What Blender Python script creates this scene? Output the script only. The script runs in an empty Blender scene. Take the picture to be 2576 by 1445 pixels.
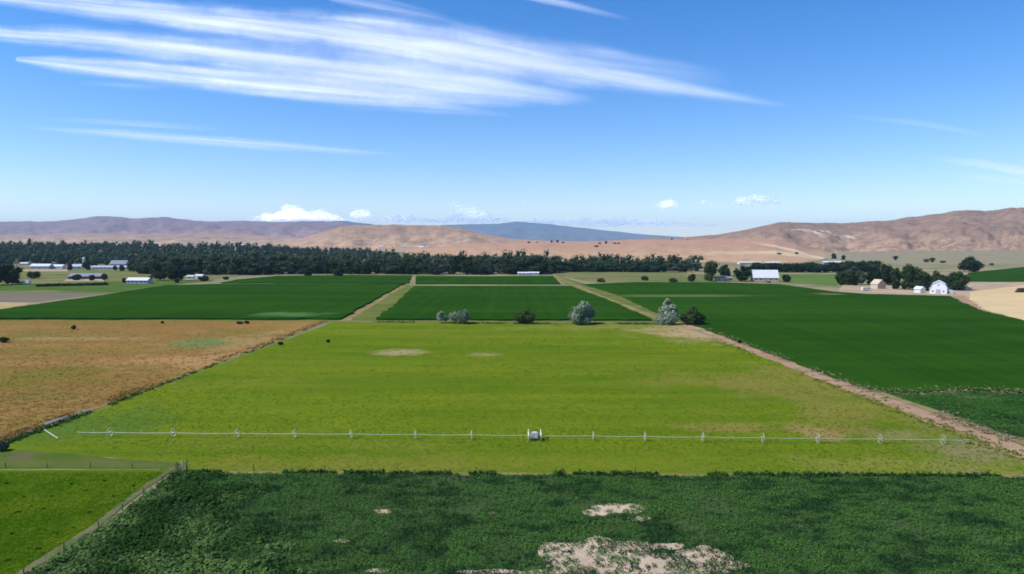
import bpy, bmesh, math, random
import numpy as np
from mathutils import Vector, Matrix, noise as mnoise
from mathutils.bvhtree import BVHTree

random.seed(7)
rng = np.random.default_rng(11)
S = bpy.context.scene
COL = S.collection

# ------------------------------------------------------------------ camera
VW, VH = 2576.0, 1445.0            # units in which the photograph was measured
LENS = 24.0
F = VW * LENS / 36.0
HOR = 610.0                        # height of the true horizon
HC = 40.0                          # drone height
PITCH = math.atan((VH / 2 - HOR) / F)
cam_d = bpy.data.cameras.new('camera')
cam_d.lens = LENS
cam_d.sensor_width = 36.0
cam_d.clip_start = 0.5
cam_d.clip_end = 400000.0
cam = bpy.data.objects.new('camera', cam_d)
cam.location = (0, 0, HC)
cam.rotation_euler = (math.pi / 2 - PITCH, 0, 0)
COL.objects.link(cam)
S.camera = cam

# ------------------------------------------------------------------ sun, sky, exposure
SUN_E, SUN_A = math.radians(50), math.radians(-103)      # azimuth from +Y, clockwise
SUN_V = Vector((math.cos(SUN_E) * math.sin(SUN_A), math.cos(SUN_E) * math.cos(SUN_A), math.sin(SUN_E)))
sl = bpy.data.lights.new('sun', 'SUN')
sl.energy = 4.0
sl.angle = math.radians(0.53)
sl.color = (1.0, 0.95, 0.88)
so = bpy.data.objects.new('sun', sl)
so.rotation_euler = SUN_V.to_track_quat('Z', 'Y').to_euler()
so.location = (-200, 0, 300)
COL.objects.link(so)

wd = bpy.data.worlds.new('World')
S.world = wd
wd.use_nodes = True
wt = wd.node_tree
wt.nodes.clear()
w_out = wt.nodes.new('ShaderNodeOutputWorld')
w_bg = wt.nodes.new('ShaderNodeBackground')
w_sky = wt.nodes.new('ShaderNodeTexSky')
w_sky.sky_type = 'NISHITA'
w_sky.sun_disc = False
w_sky.sun_elevation = SUN_E
w_sky.sun_rotation = SUN_A
w_sky.altitude = 700
w_sky.air_density = 1.0
w_sky.dust_density = 0.3
w_sky.ozone_density = 3.0
w_hsv = wt.nodes.new('ShaderNodeHueSaturation')
w_hsv.inputs['Saturation'].default_value = 1.38
w_hsv.inputs['Hue'].default_value = 0.506
w_bg.inputs['Strength'].default_value = 0.14
wt.links.new(w_sky.outputs[0], w_hsv.inputs['Color'])
w_tint = wt.nodes.new('ShaderNodeMix')
w_tint.data_type = 'RGBA'
w_tint.blend_type = 'MULTIPLY'
w_tint.inputs['Factor'].default_value = 1.0
w_tint.inputs[7].default_value = (1.0, 0.94, 0.97, 1)
wt.links.new(w_hsv.outputs[0], w_tint.inputs[6])
wt.links.new(w_tint.outputs[2], w_bg.inputs['Color'])
wt.links.new(w_bg.outputs[0], w_out.inputs['Surface'])

S.view_settings.view_transform = 'Standard'
S.view_settings.look = 'None'
S.view_settings.exposure = 0.4
S.view_settings.gamma = 1.0
S.view_settings.use_curve_mapping = False
S.render.engine = 'CYCLES'
cy = S.cycles
cy.use_denoising = True
cy.max_bounces = 6
cy.diffuse_bounces = 3
cy.volume_bounces = 1
cy.transparent_max_bounces = 64
cy.filter_width = 1.7

# ------------------------------------------------------------------ measuring helpers
cp, sp = math.cos(PITCH), math.sin(PITCH)


def ray(px, py):
    a, b = (px - VW / 2) / F, (VH / 2 - py) / F
    return Vector((a, cp + b * sp, -sp + b * cp))


def ground(px, py, z=0.0):
    r = ray(px, py)
    t = (z - HC) / r.z
    return Vector((r.x * t, r.y * t, z))


def at(px, dist, z=0.0):
    """point at ground distance dist in the direction of picture column px (taken at the horizon)"""
    r = ray(px, HOR)
    return Vector((r.x / r.y * dist, dist, z))


def project(x, y, z):
    """numpy: world -> measured picture coordinates"""
    dz = z - HC
    depth = y * cp - dz * sp
    up = y * sp + dz * cp
    return VW / 2 + F * x / depth, VH / 2 - F * up / depth


def ppm(py):
    return (py - HOR) / HC          # picture units per metre at a ground row


def interp(pts, x):
    xs = [p[0] for p in pts]
    return float(np.interp(x, xs, [p[1] for p in pts]))


# ------------------------------------------------------------------ vectorised value noise
def _hash(ix, iy, seed):
    h = (ix.astype(np.int64) * 374761393 + iy.astype(np.int64) * 668265263 + seed * 1442695041) & 0xffffffff
    h = ((h ^ (h >> 13)) * 1274126177) & 0xffffffff
    return ((h ^ (h >> 16)) & 0xffff) / 65535.0


def vnoise(x, y, seed=0, octs=3):
    x, y = np.asarray(x, float), np.asarray(y, float)
    tot, amp, s = np.zeros_like(x), 1.0, 0.0
    for o in range(octs):
        ix, iy = np.floor(x), np.floor(y)
        fx, fy = x - ix, y - iy
        fx, fy = fx * fx * (3 - 2 * fx), fy * fy * (3 - 2 * fy)
        a, b = _hash(ix, iy, seed + o), _hash(ix + 1, iy, seed + o)
        c, d = _hash(ix, iy + 1, seed + o), _hash(ix + 1, iy + 1, seed + o)
        tot += amp * ((a * (1 - fx) + b * fx) * (1 - fy) + (c * (1 - fx) + d * fx) * fy)
        s += amp
        amp *= 0.5
        x, y = x * 2.03 + 7.1, y * 2.03 + 3.7
    return tot / s


# ------------------------------------------------------------------ object helpers
def link(o, parent=None):
    COL.objects.link(o)
    if parent is not None:
        o.parent = parent
    return o


def tag(o, label, cat, group=None):
    o['label'] = label
    o['category'] = cat
    if group:
        o['group'] = group
    return o


def mesh_np(name, verts, faces, mats, smooth=False, attr=None, mat_idx=None):
    """verts (n,3) array, faces list or (m,k) array"""
    me = bpy.data.meshes.new(name)
    verts = np.asarray(verts, np.float32)
    if isinstance(faces, np.ndarray):
        m, k = faces.shape
        me.vertices.add(len(verts))
        me.vertices.foreach_set('co', verts.ravel())
        me.loops.add(m * k)
        me.loops.foreach_set('vertex_index', faces.astype(np.int32).ravel())
        me.polygons.add(m)
        me.polygons.foreach_set('loop_start', np.arange(m, dtype=np.int32) * k)
        me.polygons.foreach_set('loop_total', np.full(m, k, np.int32))
        me.update(calc_edges=True)
    else:
        me.from_pydata([tuple(v) for v in verts], [], faces)
    for mt in (mats if isinstance(mats, (list, tuple)) else [mats]):
        me.materials.append(mt)
    if mat_idx is not None:
        me.polygons.foreach_set('material_index', np.asarray(mat_idx, np.int32))
    if attr is not None:
        for an, vals in attr.items():
            a = me.attributes.new(an, 'FLOAT', 'POINT')
            a.data.foreach_set('value', np.asarray(vals, np.float32))
    if smooth:
        me.polygons.foreach_set('use_smooth', [True] * len(me.polygons))
    me.update()
    return me


def add(name, me, parent=None, kind=None):
    o = bpy.data.objects.new(name, me)
    link(o, parent)
    if kind:
        o['kind'] = kind
    return o


def empty(name, loc, rz=0.0):
    o = bpy.data.objects.new(name, None)
    o.empty_display_size = 0.5
    o.location = loc
    o.rotation_euler = (0, 0, rz)
    return link(o)


def copy_tree(o, parent=None):
    c = o.copy()
    link(c, parent)
    for ch in list(o.children):
        copy_tree(ch, c)
    return c


class MB:
    """collects simple solids into one mesh"""

    def __init__(self):
        self.v, self.f, self.m = [], [], []

    def raw(self, vs, fs, mi=0):
        n = len(self.v)
        self.v += [tuple(p) for p in vs]
        self.f += [tuple(i + n for i in q) for q in fs]
        self.m += [mi] * len(fs)

    def box(self, c, s, rz=0.0, mi=0):
        hx, hy, hz = s[0] / 2, s[1] / 2, s[2] / 2
        ca, sa = math.cos(rz), math.sin(rz)
        vs = []
        for dz in (-hz, hz):
            for dx, dy in ((-hx, -hy), (hx, -hy), (hx, hy), (-hx, hy)):
                vs.append((c[0] + dx * ca - dy * sa, c[1] + dx * sa + dy * ca, c[2] + dz))
        self.raw(vs, [(3, 2, 1, 0), (4, 5, 6, 7), (0, 1, 5, 4), (1, 2, 6, 5), (2, 3, 7, 6), (3, 0, 4, 7)], mi)

    def tube(self, a, b, r0, r1=None, n=8, mi=0):
        a, b = Vector(a), Vector(b)
        r1 = r0 if r1 is None else r1
        d = (b - a).normalized()
        u = d.orthogonal().normalized()
        w = d.cross(u)
        vs = []
        for p, r in ((a, r0), (b, r1)):
            for i in range(n):
                t = 2 * math.pi * i / n
                vs.append(p + u * (r * math.cos(t)) + w * (r * math.sin(t)))
        fs = [(i, (i + 1) % n, n + (i + 1) % n, n + i) for i in range(n)]
        fs += [tuple(range(n - 1, -1, -1)), tuple(range(n, 2 * n))]
        self.raw(vs, fs, mi)

    def ring(self, c, axis, R, r, n=28, k=5, mi=0):
        c, ax = Vector(c), Vector(axis).normalized()
        u = ax.orthogonal().normalized()
        w = ax.cross(u)
        vs, fs = [], []
        for i in range(n):
            t = 2 * math.pi * i / n
            e = u * math.cos(t) + w * math.sin(t)
            for j in range(k):
                q = 2 * math.pi * j / k
                vs.append(c + e * (R + r * math.cos(q)) + ax * (r * 1.7 * math.sin(q)))
        for i in range(n):
            for j in range(k):
                fs.append((i * k + j, ((i + 1) % n) * k + j, ((i + 1) % n) * k + (j + 1) % k, i * k + (j + 1) % k))
        self.raw(vs, fs, mi)

    def prism(self, prof, y0, y1, mi=0):
        """profile in x,z extruded along y"""
        n = len(prof)
        vs = [(p[0], y0, p[1]) for p in prof] + [(p[0], y1, p[1]) for p in prof]
        fs = [(i, (i + 1) % n, n + (i + 1) % n, n + i) for i in range(n)]
        fs += [tuple(range(n - 1, -1, -1)), tuple(range(n, 2 * n))]
        self.raw(vs, fs, mi)

    def mesh(self, name, mats):
        me = bpy.data.meshes.new(name)
        me.from_pydata(self.v, [], self.f)
        for m in (mats if isinstance(mats, (list, tuple)) else [mats]):
            me.materials.append(m)
        me.polygons.foreach_set('material_index', self.m)
        me.update()
        bm = bmesh.new()
        bm.from_mesh(me)
        bmesh.ops.recalc_face_normals(bm, faces=bm.faces)
        bm.to_mesh(me)
        bm.free()
        return me

    def build(self, name, mats, parent=None, kind=None):
        return add(name, self.mesh(name, mats), parent, kind)


# ------------------------------------------------------------------ material helpers
class NT:
    def __init__(self, name):
        self.mat = bpy.data.materials.new(name)
        self.mat.use_nodes = True
        self.t = self.mat.node_tree
        self.t.nodes.clear()
        self.out = self.t.nodes.new('ShaderNodeOutputMaterial')
        self.tc = None

    def n(self, typ, **kw):
        nd = self.t.nodes.new('ShaderNode' + typ)
        for k, v in kw.items():
            setattr(nd, k, v)
        return nd

    def l(self, a, b):
        self.t.links.new(a, b)

    def pos(self):
        if self.tc is None:
            self.tc = self.n('TexCoord')
        return self.tc.outputs['Object']

    def setin(self, sock, v):
        if isinstance(v, (int, float, tuple, list)):
            if isinstance(v, (tuple, list)) and len(v) == 3 and sock.type == 'RGBA':
                v = (*v, 1.0)
            sock.default_value = v
        else:
            self.l(v, sock)

    def math(self, op, a, b=0.0, clamp=False):
        m = self.n('Math', operation=op, use_clamp=clamp)
        self.setin(m.inputs[0], a)
        self.setin(m.inputs[1], b)
        return m.outputs[0]

    def noise(self, scale, detail=3.0, rough=0.55, stretch=None, offs=None, vec=None, dist=0.0):
        v = self.pos() if vec is None else vec
        if stretch or offs:
            mp = self.n('Mapping')
            mp.inputs['Scale'].default_value = stretch or (1, 1, 1)
            mp.inputs['Location'].default_value = offs or (0, 0, 0)
            self.l(v, mp.inputs['Vector'])
            v = mp.outputs[0]
        nz = self.n('TexNoise')
        nz.inputs['Scale'].default_value = scale
        nz.inputs['Detail'].default_value = detail
        nz.inputs['Roughness'].default_value = rough
        nz.inputs['Distortion'].default_value = dist
        self.l(v, nz.inputs['Vector'])
        return nz.outputs['Fac']

    def rng(self, v, a, b, c=0.0, d=1.0, smooth=True):
        m = self.n('MapRange', interpolation_type='SMOOTHSTEP' if smooth else 'LINEAR')
        self.setin(m.inputs['Value'], v)
        m.inputs['From Min'].default_value = a
        m.inputs['From Max'].default_value = b
        m.inputs['To Min'].default_value = c
        m.inputs['To Max'].default_value = d
        return m.outputs[0]

    def mix(self, fac, a, b):
        m = self.n('Mix', data_type='RGBA')
        self.setin(m.inputs['Factor'], fac)
        self.setin(m.inputs[6], a)
        self.setin(m.inputs[7], b)
        return m.outputs[2]

    def patch(self, cx, cy, rx, ry, wob=0.5, scale=0.12, stretch=None):
        """soft irregular patch with its own place on the ground"""
        sb = self.n('VectorMath', operation='SUBTRACT')
        self.l(self.pos(), sb.inputs[0])
        sb.inputs[1].default_value = (cx, cy, 0)
        ml = self.n('VectorMath', operation='MULTIPLY')
        self.l(sb.outputs[0], ml.inputs[0])
        ml.inputs[1].default_value = (1 / rx, 1 / ry, 0)
        ln = self.n('VectorMath', operation='LENGTH')
        self.l(ml.outputs[0], ln.inputs[0])
        nz = self.noise(scale, 4, 0.6, stretch, (cx * 0.37, cy * 0.11, 3))
        d = self.math('ADD', ln.outputs['Value'], self.math('MULTIPLY', self.math('SUBTRACT', nz, 0.5), wob * 4.5))
        return self.rng(d, 1.25, 0.25)

    def bsdf(self, col, rough=0.9, spec=0.1, bump=None, bstr=0.3, bdist=0.1, metal=0.0):
        b = self.n('BsdfPrincipled')
        self.setin(b.inputs['Base Color'], col)
        b.inputs['Roughness'].default_value = rough
        b.inputs['Specular IOR Level'].default_value = spec
        b.inputs['Metallic'].default_value = metal
        if bump is not None:
            bp = self.n('Bump')
            bp.inputs['Strength'].default_value = bstr
            bp.inputs['Distance'].default_value = bdist
            self.l(bump, bp.inputs['Height'])
            self.l(bp.outputs[0], b.inputs['Normal'])
        self.l(b.outputs[0], self.out.inputs['Surface'])
        return self.mat


def field_mat(name, dark, light, alt=None, alt_lo=0.5, alt_hi=0.75, big=0.02, mid=0.13, fine=1.6,
              stretch=(1, 1, 1), patches=(), bump=0.5, contrast=(0.38, 0.62), seed=0.0, rows=0.0):
    t = NT(name)
    nb = t.noise(big, 4, 0.6, stretch, (seed, 0, 0))
    nm = t.noise(mid, 4, 0.6, stretch, (0, seed, 0))
    nf = t.noise(fine, 3, 0.7)
    nw = t.noise(mid * 0.6, 3, 0.6, (0.05, 1.3, 1), (seed * 3, 5, 0))     # long passes of the machines
    s = t.math('ADD', t.math('MULTIPLY', nb, 0.28), t.math('ADD', t.math('MULTIPLY', nm, 0.22), t.math('ADD', t.math('MULTIPLY', nf, 0.20), t.math('MULTIPLY', nw, 0.30))))
    if rows:
        nr_ = t.noise(rows, 2, 0.5, (1, 0.012, 1), (seed, 3, 0))      # planter passes running away from the camera
        s = t.math('ADD', s, t.math('MULTIPLY', t.math('SUBTRACT', nr_, 0.5), 0.22))
    col = t.mix(t.rng(s, contrast[0], contrast[1]), dark, light)
    if alt:
        na = t.noise(big * 1.7, 5, 0.65, stretch, (seed + 31, 17, 0))
        na = t.math('ADD', t.math('MULTIPLY', na, 0.75), t.math('MULTIPLY', nf, 0.25))
        col = t.mix(t.rng(na, alt_lo, alt_hi), col, alt)
    for (cx, cy, rx, ry, c, stn, wob, sc) in patches:
        f = t.patch(cx, cy, rx, ry, wob, sc)
        f = t.math('MULTIPLY', f, stn)
        col = t.mix(f, col, c)
    return t.bsdf(col, 0.95, 0.0, nf, bump, 0.25)


def pp(x0, x1, y0, y1, c, stn=1.0, wob=0.5, sc=0.12):
    """patch given by its extent in the picture, returned in metres on the ground"""
    a, b = ground((x0 + x1) / 2, y0), ground((x0 + x1) / 2, y1)
    cy_ = (a.y + b.y) / 2
    ym = ground(0, 0 + (y0 + y1) / 2).y
    k = ym / F
    return (((x0 + x1) / 2 - VW / 2) * cy_ / F, cy_, (x1 - x0) / 2 * k, max((a.y - b.y) / 2, 0.3), c, stn, wob, sc)


def plain(name, col, rough=0.6, spec=0.3, var=0.12, scale=1.5, metal=0.0):
    t = NT(name)
    nz = t.noise(scale, 4, 0.6)
    d = tuple(c * (1 - var) for c in col)
    u = tuple(min(c * (1 + var), 0.9) for c in col)
    return t.bsdf(t.mix(t.rng(nz, 0.3, 0.7), d, u), rough, spec, None, metal=metal)


def leaf_mat(name, dark, light, trans=0.25, scale=0.25, tone=True):
    t = NT(name)
    nz = t.noise(scale, 3, 0.6)
    if tone:
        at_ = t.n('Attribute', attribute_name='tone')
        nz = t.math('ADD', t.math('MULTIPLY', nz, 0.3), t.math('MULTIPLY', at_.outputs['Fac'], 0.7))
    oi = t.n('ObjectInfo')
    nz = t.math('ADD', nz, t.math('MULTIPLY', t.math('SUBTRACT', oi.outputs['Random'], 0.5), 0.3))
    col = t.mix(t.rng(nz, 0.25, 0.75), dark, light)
    d = t.n('BsdfDiffuse')
    t.l(col, d.inputs['Color'])
    tr = t.n('BsdfTranslucent')
    t.l(t.mix(0.4, col, tuple(min(1, c * 1.3) for c in light)), tr.inputs['Color'])
    mx = t.n('MixShader')
    mx.inputs[0].default_value = trans
    t.l(d.outputs[0], mx.inputs[1])
    t.l(tr.outputs[0], mx.inputs[2])
    t.l(mx.outputs[0], t.out.inputs['Surface'])
    return t.mat


# ================================================================== SETTING
# ---- ground sheet: dry valley floor out to the mountains
t = NT('valley_floor')
n1, n2, n3 = t.noise(0.0011, 5, 0.6), t.noise(0.012, 5, 0.6), t.noise(0.5, 3, 0.6)
c = t.mix(t.rng(n1, 0.35, 0.65), (0.21, 0.19, 0.10), (0.33, 0.25, 0.15))
c = t.mix(t.rng(n2, 0.42, 0.7), c, (0.12, 0.15, 0.05))
M_floor = t.bsdf(c, 0.95, 0.03, n3, 0.3, 0.2)
gv = [(-31000, -400, 0), (31000, -400, 0), (31000, 31500, 0), (-31000, 31500, 0)]
ground_o = add('ground', mesh_np('ground', gv, [(0, 1, 2, 3)], M_floor), kind='structure')


def outline(pts, jit=0.6, step=None, closed=True):
    """picture outline -> ground outline, edges broken up by a little wander"""
    P = [ground(*p) for p in pts]
    out = []
    n = len(P)
    for i in range(n if closed else n - 1):
        a, b = P[i], P[(i + 1) % n]
        L = (b - a).length
        k = int(min(120, max(1, L / (step or max(1.5, min(a.y, b.y) / 60)))))
        nrm = Vector((-(b - a).y, (b - a).x, 0))
        nrm = nrm.normalized() if nrm.length else nrm
        for j in range(k):
            p = a.lerp(b, j / k)
            if j:
                w = mnoise.noise(Vector((p.x * 0.11, p.y * 0.11, 3.3))) + 0.6 * mnoise.noise(Vector((p.x * 0.5, p.y * 0.5, 1.3)))
                p = p + nrm * (w * jit * 1.4)
            out.append(p)
    if not closed:
        out.append(P[-1])
    return out


def sheet(name, pts, z, mat, jit=0.6, height=0.0):
    """a field or yard on the ground; height > 0 makes it a standing crop with sides"""
    P = outline(pts, jit)
    bm = bmesh.new()
    top = [bm.verts.new((p.x, p.y, z + height)) for p in P]
    f = bm.faces.new(top)
    if f.calc_area() and f.normal.z < 0:
        f.normal_flip()
    if height > 0.01:
        bot = [bm.verts.new((p.x, p.y, z - 0.05)) for p in P]
        n = len(P)
        for i in range(n):
            bm.faces.new((top[i], bot[i], bot[(i + 1) % n], top[(i + 1) % n]))
    bmesh.ops.recalc_face_normals(bm, faces=bm.faces)
    bmesh.ops.triangulate(bm, faces=[q for q in bm.faces if len(q.verts) > 4])
    me = bpy.data.meshes.new(name)
    bm.to_mesh(me)
    bm.free()
    me.materials.append(mat)
    return add(name, me, kind='structure')


def strip(name, pts, widths, z, mat, jit=0.25, step=4.0, crown=0.0):
    """a road or bank along a picture polyline; widths in metres"""
    P = outline(pts, jit, step, closed=False)
    src = [ground(*p) for p in pts]
    cum = [0]
    for a, b in zip(src, src[1:]):
        cum.append(cum[-1] + (b - a).length)
    vs, fs = [], []
    run = 0
    for i, p in enumerate(P):
        if i:
            run += (P[i] - P[i - 1]).length
        d = (P[min(i + 1, len(P) - 1)] - P[max(i - 1, 0)]).normalized()
        nrm = Vector((-d.y, d.x, 0))
        w = float(np.interp(run, cum, widths))
        e0 = 0.22 * w * mnoise.noise(Vector((p.x * 0.3, p.y * 0.3, 9)))
        e1 = 0.22 * w * mnoise.noise(Vector((p.x * 0.3, p.y * 0.3, 19)))
        vs += [p + nrm * (w / 2 + e0) + Vector((0, 0, z)), p + Vector((0, 0, z + crown)), p - nrm * (w / 2 + e1) + Vector((0, 0, z))]
    for i in range(len(P) - 1):
        a = i * 3
        fs += [(a, a + 1, a + 4, a + 3), (a + 1, a + 2, a + 5, a + 4)]
    me = mesh_np(name, [tuple(v) for v in vs], fs, mat)
    bm = bmesh.new()
    bm.from_mesh(me)
    bmesh.ops.recalc_face_normals(bm, faces=bm.faces)
    if sum(f_.normal.z for f_ in bm.faces) < 0:
        bmesh.ops.reverse_faces(bm, faces=bm.faces)
    bm.to_mesh(me)
    bm.free()
    return add(name, me, kind='structure')


TAN = (0.42, 0.29, 0.17)
PINK = (0.42, 0.28, 0.20)

# hay field in the middle
M_hay = field_mat('hay_field', (0.078, 0.138, 0.007), (0.142, 0.184, 0.011), (0.172, 0.168, 0.026), 0.5, 0.78,
                  0.022, 0.12, 1.3, (0.3, 1, 1), [
    pp(932, 1072, 878, 896, TAN, 0.65, 0.45, 0.10),
    pp(1165, 1262, 887, 899, TAN, 0.42, 0.5, 0.10),
    pp(1600, 1900, 812, 868, (0.40, 0.27, 0.15), 0.85, 0.6, 0.05),
    pp(1280, 2000, 812, 835, (0.24, 0.22, 0.06), 0.5, 0.7, 0.05),
    pp(1700, 2700, 920, 1075, (0.22, 0.17, 0.045), 0.6, 0.9, 0.04),
    pp(1700, 1960, 1066, 1092, (0.27, 0.18, 0.06), 0.55, 0.7, 0.07),
    pp(1990, 2150, 1064, 1110, (0.33, 0.19, 0.09), 0.6, 0.7, 0.1),
    pp(2150, 2650, 1060, 1120, (0.22, 0.18, 0.07), 0.5, 0.9, 0.08),
    pp(400, 1500, 1140, 1192, (0.20, 0.17, 0.03), 0.45, 0.9, 0.08),
    pp(1980, 2700, 1140, 1200, (0.22, 0.20, 0.05), 0.45, 0.9, 0.08),
    pp(2280, 2720, 1085, 1190, (0.23, 0.185, 0.09), 0.8, 0.5, 0.08),
    pp(60, 420, 1020, 1120, (0.075, 0.14, 0.025), 0.7, 0.8, 0.06),
], seed=4.0)
sheet('hay_field', [(840, 811), (1250, 815), (1690, 815), (1850, 868), (2040, 935), (2260, 1020), (2576, 1135), (3000, 1290),
                    (3000, 1204), (2576, 1199), (1800, 1196), (1000, 1192), (470, 1189), (430, 1172), (250, 1150), (60, 1137), (-100, 1160), (0, 1118), (250, 1030), (520, 928)],
      0.03, M_hay, 0.5)

# dry weedy field on the left
M_dry = field_mat('dry_field', (0.205, 0.118, 0.032), (0.285, 0.168, 0.055), (0.165, 0.142, 0.032), 0.45, 0.66,
                  0.025, 0.16, 1.1, (0.6, 1, 1), [
    pp(395, 620, 846, 878, (0.13, 0.19, 0.06), 0.9, 0.4, 0.12),
    pp(-60, 420, 849, 856, (0.25, 0.24, 0.10), 0.8, 0.4, 0.12),
    pp(-100, 260, 920, 985, (0.14, 0.14, 0.022), 0.75, 0.9, 0.08),
    pp(250, 620, 890, 930, (0.40, 0.22, 0.09), 0.6, 0.8, 0.08),
    pp(-100, 140, 1040, 1100, (0.20, 0.16, 0.03), 0.6, 0.8, 0.08),
    pp(540, 760, 830, 900, (0.33, 0.22, 0.09), 0.6, 0.8, 0.08),
], seed=9.0)
sheet('dry_field', [(-500, 806), (815, 808), (700, 858), (520, 922), (250, 1024), (0, 1110), (-500, 1290)], 0.02, M_dry, 0.6)

# green crops beyond
M_crop = field_mat('row_crop', (0.013, 0.050, 0.004), (0.024, 0.076, 0.006), (0.026, 0.070, 0.012), 0.55, 0.8,
                   0.006, 0.04, 0.9, (0.4, 1, 1), [
    pp(620, 850, 789, 802, (0.075, 0.17, 0.05), 0.8, 0.4, 0.08),
    pp(1500, 1920, 742, 750, (0.10, 0.16, 0.04), 0.6, 0.4, 0.03),
], seed=2.0, rows=0.22)
M_crop2 = field_mat('row_crop_right', (0.013, 0.050, 0.004), (0.025, 0.077, 0.006), (0.027, 0.070, 0.012), 0.55, 0.8,
                    0.007, 0.045, 0.9, (0.35, 1, 1), [
    pp(1500, 1920, 742, 750, (0.105, 0.16, 0.045), 0.75, 0.3, 0.02),
    pp(2040, 2130, 738, 744, (0.15, 0.17, 0.06), 0.6, 0.4, 0.03),
], seed=6.0, rows=0.25)
sheet('crop_field', [(-400, 804.5), (855, 805.5), (1006, 720), (1020, 716.5), (560, 716.5), (420, 720), (280, 742), (0, 782), (-400, 838 - 20)], 0.02, M_crop, 1.5, 0.9)
sheet('crop_field', [(555, 713.5), (1030, 714), (1034, 695), (900, 694), (700, 696), (600, 705)], 0.02, M_crop, 1.5, 0.9)
sheet('crop_field', [(948, 806), (1640, 808), (1536, 760), (1434, 722), (1044, 722)], 0.02, M_crop, 1.5, 0.9)
sheet('crop_field', [(1046, 716), (1410, 716), (1390, 696), (1200, 697), (1046, 696)], 0.02, M_crop, 1.5, 0.9)
sheet('crop_field', [(1462, 716), (1552, 742), (1642, 785), (1716, 809), (1860, 862), (2060, 938), (2190, 984), (2290, 990), (2420, 982), (2560, 990), (2700, 985), (2900, 990), (2900, 900), (2576, 809), (2470, 782), (2440, 770), (2388, 746), (2310, 744), (2180, 741), (2100, 735), (1960, 716), (1800, 711), (1600, 711)],
      0.02, M_crop2, 1.4, 0.35)
M_sparse = field_mat('sparse_corner', (0.020, 0.070, 0.010), (0.045, 0.105, 0.020), (0.14, 0.16, 0.05), 0.52, 0.74, 0.03, 0.2, 1.5, (0.5, 1, 1), [
    pp(2060, 2560, 955, 1000, (0.20, 0.19, 0.085), 0.6, 0.9, 0.1),
    pp(2300, 2700, 1040, 1130, (0.10, 0.15, 0.04), 0.6, 0.9, 0.1)])
sheet('crop_field', [(2150, 968), (2330, 1030), (2700, 1172), (2900, 1150), (2900, 970)], 0.025, M_sparse, 0.5)
sheet('crop_field', [(2436, 709), (2700, 709), (2700, 670), (2576, 673), (2436, 688)], 0.02, M_crop, 1.0, 0.8)
M_rough = field_mat('rough_grass', (0.13, 0.14, 0.05), (0.22, 0.20, 0.085), (0.085, 0.13, 0.035), 0.45, 0.65, 0.02, 0.09, 0.8, (0.4, 1, 1))
M_lawn = field_mat('pasture_far', (0.075, 0.13, 0.03), (0.12, 0.18, 0.05), (0.2, 0.2, 0.08), 0.6, 0.8, 0.02, 0.08, 0.9)
sheet('pasture', [(1985, 712), (2105, 720), (2115, 690), (1960, 690)], 0.03, M_lawn, 1.0)
M_stub = field_mat('stubble', (0.50, 0.37, 0.19), (0.60, 0.46, 0.25), (0.55, 0.36, 0.20), 0.5, 0.7, 0.02, 0.1, 0.9)
sheet('stubble_field', [(2440, 768), (2470, 779), (2576, 806), (2800, 868), (2800, 716), (2576, 718), (2440, 735)], 0.03, M_stub, 0.8)
M_yard = field_mat('farm_yard', (0.32, 0.24, 0.16), (0.46, 0.34, 0.23), (0.24, 0.23, 0.10), 0.5, 0.7, 0.03, 0.15, 0.9)
sheet('farm_yard', [(2110, 733), (2180, 739), (2310, 742), (2388, 744), (2440, 768), (2442, 734), (2700, 715), (2700, 710), (2436, 711), (2300, 718), (2120, 718)], 0.02, M_yard, 0.9)
sheet('rough_grass', [(1720, 709), (1990, 712), (1985, 692), (1730, 690)], 0.02, M_rough, 0.9)
sheet('rough_grass', [(1395, 694), (1500, 712), (1720, 709), (1730, 684), (1400, 683)], 0.02, M_rough, 0.9)
sheet('rough_grass', [(-400, 738), (290, 738), (560, 700), (640, 692), (640, 684), (340, 676), (-400, 668)], 0.02, M_rough, 0.9)
sheet('farm_yard', [(60, 683), (170, 683), (172, 678), (62, 678)], 0.04, M_yard, 1.5)
sheet('farm_yard', [(160, 708), (262, 708), (255, 702), (165, 702)], 0.04, M_yard, 1.5)
sheet('farm_yard', [(460, 706), (530, 700), (500, 695), (470, 702)], 0.04, M_yard, 1.0)
M_hedge_green = field_mat('verge_green', (0.05, 0.10, 0.02), (0.10, 0.15, 0.035), None, big=0.03, mid=0.1, fine=0.8)
sheet('verge', [(-300, 722), (560, 704), (430, 718), (300, 736), (120, 731), (-300, 734)], 0.05, M_hedge_green, 1.2)
M_plow = field_mat('fallow_soil', (0.15, 0.125, 0.10), (0.20, 0.165, 0.125), (0.14, 0.15, 0.07), 0.5, 0.7, 0.02, 0.1, 0.8, (0.3, 1, 1))
sheet('fallow_field', [(-300, 762), (100, 760), (275, 738), (-300, 738)], 0.03, M_plow, 1.0)
M_straw = field_mat('dry_strip', (0.33, 0.25, 0.11), (0.44, 0.33, 0.16), None, big=0.03, mid=0.1, fine=0.8)
sheet('dry_strip', [(-300, 815), (0, 779), (75, 765), (20, 761), (-300, 762)], 0.035, M_straw, 0.8)

M_verge = field_mat('verge_olive', (0.085, 0.115, 0.022), (0.155, 0.165, 0.048), (0.20, 0.17, 0.07), 0.5, 0.7, 0.04, 0.2, 1.2, (0.4, 1, 1))
sheet('verge', [(-300, 802), (700, 802), (900, 802), (1650, 804), (1720, 812), (1690, 818), (840, 814), (-300, 812)], 0.012, M_verge, 0.3)
sheet('verge', [(1404, 694), (1462, 712), (1556, 741), (1646, 784), (1724, 811), (1690, 816), (1640, 806), (1536, 760), (1434, 720), (1388, 694)], 0.014, M_verge, 0.5)
sheet('verge', [(846, 812), (948, 810), (1050, 720), (1010, 716)], 0.013, M_verge, 0.5)
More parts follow.
